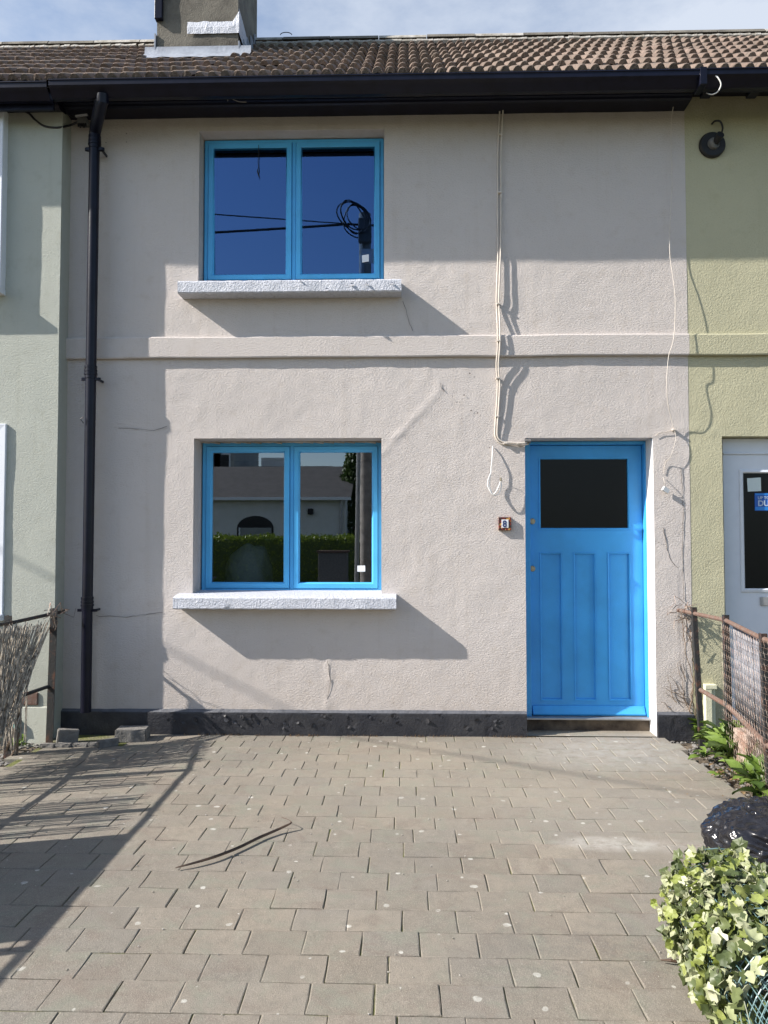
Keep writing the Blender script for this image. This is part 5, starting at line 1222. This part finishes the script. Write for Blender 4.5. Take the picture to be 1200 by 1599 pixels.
for i in range(2500):
    t = r_.uniform(-0.01, 1.01); a = r_.uniform(-0.2, math.pi + 1.1) if r_.random() < 0.82 else r_.uniform(0, 6.28)
    outer = r_.random() < 0.62; rr = RR + r_.uniform(0.0, 0.035) if outer else r_.uniform(0.08, RR)
    p = rp(t, a, rr); nrm = (e1 * math.cos(a) + e2 * math.sin(a)); 
    if p.z < 0.012: continue
    d = (nrm * r_.uniform(0.15, 1.0) + Vector((r_.gauss(0, 0.5), r_.gauss(0, 0.5), r_.gauss(0, 0.45)))).normalized()
    z = d; yv = (Vector((r_.gauss(0, 1), r_.gauss(0, 1), -0.6)) - z * 0).normalized(); yv = (yv - z * yv.dot(z)).normalized(); xv = yv.cross(z); s_ = r_.uniform(0.022, 0.045)
    if t < 0.13 or (t < 0.28 and r_.random() < 0.45): continue
    M4 = Matrix((( xv.x * s_, yv.x * s_, z.x * s_, p.x), (xv.y * s_, yv.y * s_, z.y * s_, p.y), (xv.z * s_, yv.z * s_, z.z * s_, p.z), (0, 0, 0, 1)))
    k = r_.choices([r_.randrange(5), 5 + r_.randrange(4), 9 + r_.randrange(3)], [0.45, 0.27, 0.28] if outer else [0.1, 0.15, 0.75])[0]  # inner leaves mostly dark: shade inside the roll is in their colour
    pr_ = proj(p); vis = outer and nrm.dot((CAM - p).normalized()) > -0.1 and pr_ and pr_[0] < 1230
    leaves.append((0 if vis else 1, (p - CAM).length, k, M4))
leaves.sort(key=lambda q: (q[0], q[1]))
inn = {0: MB(), 1: MB(), 2: MB()}
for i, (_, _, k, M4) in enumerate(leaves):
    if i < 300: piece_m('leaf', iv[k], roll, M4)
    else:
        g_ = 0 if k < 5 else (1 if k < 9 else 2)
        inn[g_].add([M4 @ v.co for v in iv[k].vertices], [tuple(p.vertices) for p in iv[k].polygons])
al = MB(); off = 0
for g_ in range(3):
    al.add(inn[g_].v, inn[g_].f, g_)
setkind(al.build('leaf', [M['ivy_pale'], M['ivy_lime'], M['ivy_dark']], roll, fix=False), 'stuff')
b = MB(); r_ = random.Random(6)
for i in range(60):
    t = r_.random(); a = r_.uniform(0, 3.2); pts = [rp(t + 0.05 * k * r_.uniform(-1, 1), a + 0.2 * k * r_.uniform(-1, 1), RR + 0.004 + 0.012 * r_.random()) for k in range(4)]; b.tube(pts, 0.0018, 4)
setkind(b.build('stem', M['ivy_dark'], roll), 'stuff')

# grit, chips and twigs on the paving
b = MB(); r_ = random.Random(19)
for i in range(160):
    x, y = r_.uniform(-2.2, 1.8), r_.uniform(2.2, 5.6); s_ = r_.uniform(0.0015, 0.0045); me = peb[r_.randrange(4)]
    b.add([(v.co.x * s_ + x, v.co.y * s_ + y, v.co.z * s_ + 0.003) for v in me.vertices], [tuple(p.vertices) for p in me.polygons])
gt = b.build('grit', M['mortar'], None, fix=False); setkind(gt, 'stuff'); gt['label'] = 'scattered grit and chips on the driveway paving'; gt['category'] = 'grit'
tpos = gp(1048, 1503, 0.01); b = MB(); b.tube([(tpos[0] - 0.03, tpos[1] + 0.01, 0.012), (tpos[0], tpos[1], 0.016), (tpos[0] + 0.035, tpos[1] - 0.006, 0.012)], [0.002, 0.005, 0.004], 6)
tag(b.build('twig', M['palm'], None), 'short reddish brown twig beside the ivy roll', 'twig')

# ------------------------------------------------------------------ street side behind the camera (seen in the panes)
MY = gl_[4] + 0.018
def mir(px, py, Yv): x, z = wp(px, py, Yv); return (x, 2 * MY - Yv, z)
YV = 13.3
def mirt(px, py, Yr):
    d = ray(px, py); yp = gu[4] + 0.018; P = CAM + d * (yp / d.y); a = math.atan(0.034 / (gu[3] - gu[2] - 0.14)); n_ = Vector((0, -math.cos(a), -math.sin(a)))
    rdir = d - n_ * 2 * d.dot(n_); t = (Yr - P.y) / rdir.y; return tuple(P + rdir * t)
YR = 2 * MY - YV
pt_ = mirt(570, 334, YR); pb_ = mir(573, 800, YV)
dirp = (Vector(pt_) - Vector(pb_)); base = Vector(pb_) + dirp * ((-pb_[2]) / dirp.z)
pole = thing('utility_pole', 'grey timber utility pole with cable coil, reflected in the blue windows', 'utility pole', (base.x, base.y, -0.05))
MB().tube([(base.x, base.y, -0.1), tuple(base.lerp(Vector(pt_), 0.5)), pt_], [0.12, 0.115, 0.10], 16).build('pole_shaft', M['timber'], pole, auto=0.8)
cc = Vector(mirt(561, 349, YR)) + Vector((0, 0.2, 0))
r_ = random.Random(3)
for k in range(5):
    ra, rb, ph = 0.25 * r_.uniform(0.7, 1.08), 0.28 * r_.uniform(0.8, 1.1), r_.uniform(0, 1.5); cxy = cc + Vector((r_.gauss(0, 0.05), 0.05 * k, r_.gauss(0, 0.04)))
    MB().tube([cxy + Vector((ra * math.cos(a + ph * 0.3) + 0.015 * math.sin(3 * a + k), 0.04 * math.sin(a * 2 + k), rb * math.sin(a))) for a in [i * math.pi / 14 for i in range(29)]], 0.011, 6, caps=False).build('cable_coil', M['cable_black'], pole, fix=False)
b = MB(); b.box(pt_[0] - 0.10, pt_[0] + 0.12, pt_[1] + 0.12, pt_[1] + 0.26, pt_[2] - 0.55, pt_[2] - 0.15); b.build('junction_box', M['grey'], pole, bevel=0.02)
plt_ = mirt(567, 404, YR); b = MB(); b.box(plt_[0] - 0.02, plt_[0] + 0.24, plt_[1] + 0.16, plt_[1] + 0.175, plt_[2] - 0.12, plt_[2] + 0.12); b.build('pole_plate', M['paper_white'], pole, bevel=0.004)
def span(a, c, sag, r, lab):
    a = Vector(a); c = Vector(c); pts = [a.lerp(c, i / 30) - Vector((0, 0, sag * 4 * (i / 30) * (1 - i / 30))) for i in range(31)]
    tag(MB().tube(pts, r, 5).build('overhead_cable', M['cable_black'], None, fix=False), lab, 'cable', 'overhead cables from the utility pole')
hub = Vector(mirt(548, 350, YR))
span(hub, (-26, hub.y - 0.6, hub.z + 0.2), 0.35, 0.022, 'overhead cable running level along the street to the left')
g1 = Vector((*gp(705, 1157), 0)); g2 = Vector((*gp(1190, 1262), 0)); 
tt = 6.2 / 0.735 * SUN_DIR.length
k1 = g1 - Vector((1.0, 0.275, -0.735)) * (5.0 / 0.735); k2 = g2 - Vector((1.0, 0.275, -0.735)) * (5.9 / 0.735)
dirk = (k1 - k2); endk = k1 + dirk * ((5.25 - k1.y) / dirk.y) if dirk.y else k1
span(hub, (-9.3, 5.25, 4.75), 0.0, 0.010, 'overhead cable running down from the utility pole to the green house')
span(hub, (20, hub.y - 0.5, hub.z + 0.1), 0.3, 0.020, 'overhead cable running level along the street to the right')
# street lamp stay post (second thin pole seen beside it)
s0 = mir(545 + 11, 780, 12.6)
MB_ = MB().tube([(s0[0], s0[1], -0.05), (s0[0] + 0.05, s0[1], 3.2), (s0[0] + 0.12, s0[1], 5.5)], 0.035, 8)
tag(MB_.build('stay_post', M['alu'], None), 'thin metal stay beside the utility pole, reflected in the lower window', 'pole')
# hedge across the road, with leaves
hedge = thing('hedge', 'clipped green hedge across the road, reflected in the lower blue window', 'hedge', (-1, -12.2, 0))
hb = MB(); hb.box(-14, 1.3, -12.6, -12.0, 0, 1.45); hb.build('branches', M['weed_dark'], hedge)
b = MB(); r_ = random.Random(4)
for i in range(16000):
    x = r_.uniform(-9, 1.4); f = r_.random()
    if f < 0.6: p = (x, -12.0 + r_.gauss(0.03, 0.05), r_.uniform(0.0, 1.55))
    else: p = (x, r_.uniform(-12.7, -11.95), 1.48 + 0.10 * n3(x, 0, 0, 2) + r_.gauss(0.02, 0.05))
    s_ = r_.uniform(0.025, 0.05); a, e = r_.uniform(0, 6.28), r_.uniform(-1, 1); u = Vector((math.cos(a), math.sin(a) * 0.6, e)).normalized() * s_; w_ = Vector((-math.sin(a), 0.4, math.cos(e))).normalized() * s_ * 0.6; p = Vector(p)
    b.add([p - u, p + w_, p + u, p - w_], [(0, 1, 2, 3)])
setkind(b.build('leaf', M['hedge'], hedge, fix=False), 'stuff')
M['opp_wall'] = simple('white_cottage_render', (0.74, 0.74, 0.72), 0.9, var=0.1, vscale=2)
M['slate'] = simple('dark_slate', (0.10, 0.095, 0.09), 0.8, var=0.3, vscale=4, bump=0.02, bscale=12)
M['opp_grey'] = simple('grey_house_render', (0.34, 0.35, 0.34), 0.9, var=0.15, vscale=1.5)
cot = thing('cottage', 'low white cottage with arched window and dark roof across the road, reflected', 'cottage', (-3, -15, 0))
ox0, ox1, oy = -9.0, wp(540, 800, 2 * MY + 14.0)[0], -14.0
oz = wp(450, 775, 2 * MY - oy)[1]
MB().box(ox0, ox1, oy - 5, oy, -0.05, oz).build('wall', M['opp_wall'], cot)
MB().add([(ox0 - 0.2, oy + 0.25, oz - 0.05), (ox1 + 0.2, oy + 0.25, oz - 0.05), (ox1 + 0.2, oy - 2.5, oz + 1.25), (ox0 - 0.2, oy - 2.5, oz + 1.25), (ox1 + 0.2, oy - 5.2, oz - 0.05), (ox0 - 0.2, oy - 5.2, oz - 0.05)], [(0, 1, 2, 3), (3, 2, 4, 5)]).build('roof', M['slate'], cot, fix=False)
aw = mir(399, 825, 2 * MY - oy); vs_ = [(aw[0] - 0.62, oy + 0.02, aw[2] - 0.9)] + [(aw[0] - 0.62 * math.cos(a), oy + 0.02, aw[2] + 0.42 * math.sin(a)) for a in [math.pi * i / 14 for i in range(15)]] + [(aw[0] + 0.62, oy + 0.02, aw[2] - 0.9)]
MB().add(vs_ + [(p[0], oy - 0.1, p[2]) for p in vs_], [tuple(range(17))]).build('window', M['black_matt'], cot, fix=False)
MB().box(aw[0] - 0.55, aw[0] + 0.55, oy + 0.022, oy + 0.05, aw[2] - 0.9, aw[2] + 0.02).build('door', M['opp_grey'], cot)
MB().box(ox0 - 0.2, ox1 + 0.2, oy + 0.2, oy + 0.3, oz - 0.14, oz - 0.04).build('gutter', M['paper_white'], cot)
for xx in (ox1 - 0.15, (aw[0] + ox1) / 2 - 0.3): MB().tube([(xx, oy + 0.08, -0.05), (xx, oy + 0.08, oz - 0.1)], 0.04, 8).build('downpipe', M['alu'], cot)
lampx = (aw[0] + ox1) / 2 + 0.35; MB().box(lampx - 0.09, lampx + 0.09, oy, oy + 0.14, oz - 0.62, oz - 0.42).build('lamp', M['black_matt'], cot, bevel=0.02)
MB().box(aw[0] - 0.55, aw[0] - 0.50, oy + 0.05, oy + 0.07, aw[2] - 0.9, aw[2] + 0.02).build('door_rail', M['paper_white'], cot)
tall = thing('gabled_house', 'tall grey gabled house behind the white cottage, reflected', 'house', (-8, -26, 0))
MB().box(-16, wp(366, 750, 2 * MY + 24)[0], -30, -24, -0.05, 6.8).build('wall', M['opp_grey'], tall)
MB().extr([(-23.6, 6.7), (-27, 9.0), (-30.4, 6.7)], -16.2, wp(366, 750, 2 * MY + 24)[0] + 0.2).build('roof', M['slate'], tall)
for wx in (wp(333, 750, 2 * MY + 24)[0], wp(347, 750, 2 * MY + 24)[0]):
    f_ = MB().box(wx - 0.4, wx + 0.4, -24, -23.9, 4.3, 5.5).build('window', M['paper_white'], tall); MB().box(wx - 0.34, wx + 0.34, -23.9, -23.88, 4.36, 5.44).build('pane', M['black_matt'], f_)
far = thing('chimneyed_house', 'grey house with broad chimney stack behind the white cottage, reflected', 'house', (-3, -27, 0))
fx0, fx1 = wp(405, 750, 2 * MY + 25)[0], wp(445, 750, 2 * MY + 25)[0]
MB().box(wp(372, 750, 2 * MY + 25)[0], wp(520, 750, 2 * MY + 25)[0], -31, -25, -0.05, wp(400, 728, 2 * MY + 25)[1]).build('wall', M['opp_grey'], far)
MB().box(fx0, fx1, -27, -25.5, 3.0, wp(400, 713, 2 * MY + 25)[1]).build('chimney', M['opp_wall'], far)
# conifer right of the cottage
tr = thing('conifer_tree', 'dark bushy conifer beside the white cottage, reflected in the lower window', 'tree', (0.6, -15.5, 0))
tx = wp(556, 780, 2 * MY + 15.5)[0]
MB().tube([(tx, -15.5, -0.05), (tx, -15.5, 2.0), (tx + 0.1, -15.5, 4.2)], [0.16, 0.12, 0.03], 8).build('trunk', M['bark'], tr)
b = MB(); r_ = random.Random(14)
for i in range(9000):
    z = r_.uniform(0.3, 4.6); rad = 1.35 * (1 - z / 5.2) ** 0.6 * (0.8 + 0.3 * n3(z, i * 0.001, 1, 2)); a = r_.uniform(0, 6.28); q_ = rad * math.sqrt(r_.uniform(0.3, 1))
    p = Vector((tx + q_ * math.cos(a), -15.5 + q_ * math.sin(a), z)); u = Vector((r_.gauss(0, 1), r_.gauss(0, 1), r_.gauss(0, 1))).normalized() * 0.07; w_ = u.orthogonal().normalized() * 0.04
    b.add([p - u, p + w_, p + u, p - w_], [(0, 1, 2, 3)])
setkind(b.build('crown', M['weed_dark'], tr, fix=False), 'stuff')
# plank-topped low wall piece by the hedge
pk = mir(520, 863, 2 * MY + 10.2)
gpst = thing('garden_bench', 'low grey garden wall piece with orange plank on top, reflected', 'bench', (pk[0], -10.2, 0))
MB().box(pk[0] - 0.42, pk[0] + 0.42, -10.6, -10.2, 0.0, pk[2]).build('base', M['block'], gpst, bevel=0.01)
MB().box(pk[0] - 0.46, pk[0] + 0.46, -10.62, -10.16, pk[2] + 0.001, pk[2] + 0.06).build('plank', M['rust'], gpst, bevel=0.006)
# dust-sheeted bundle in the front room
ds = wp(388, 905, W + 0.9)
bm = bmesh.new(); bmesh.ops.create_icosphere(bm, subdivisions=4, radius=1)
for v in bm.verts:
    p = v.co; k = 1 + 0.18 * n3(p.x, p.y, p.z, 1.6) + 0.05 * (1 - abs(n3(p.x, p.y, p.z, 5)) * 2)
    q_ = Vector((p.x * 0.20 * k, p.y * 0.20 * k, p.z * 0.27 * k)); q_.x += 0.55 * min(0, q_.z) if q_.x < 0 else 0
    v.co = q_
me = bpy.data.meshes.new('bundle_body'); bm.to_mesh(me); bm.free(); me.materials.append(M['sheet']); me.polygons.foreach_set('use_smooth', [True] * len(me.polygons))
bd = thing('sheeted_bundle', 'pale dust sheet bundle standing on a box inside the lower window', 'bundle', (ds[0], W + 0.9, 0.15))
piece('sheet', me, bd, (ds[0] + 0.02, W + 0.9, ds[1] + 0.02))
MB().box(ds[0] - 0.25, ds[0] + 0.25, W + 0.65, W + 1.15, 0.152, ds[1] - 0.18).build('box', M['grey'], bd, bevel=0.01)
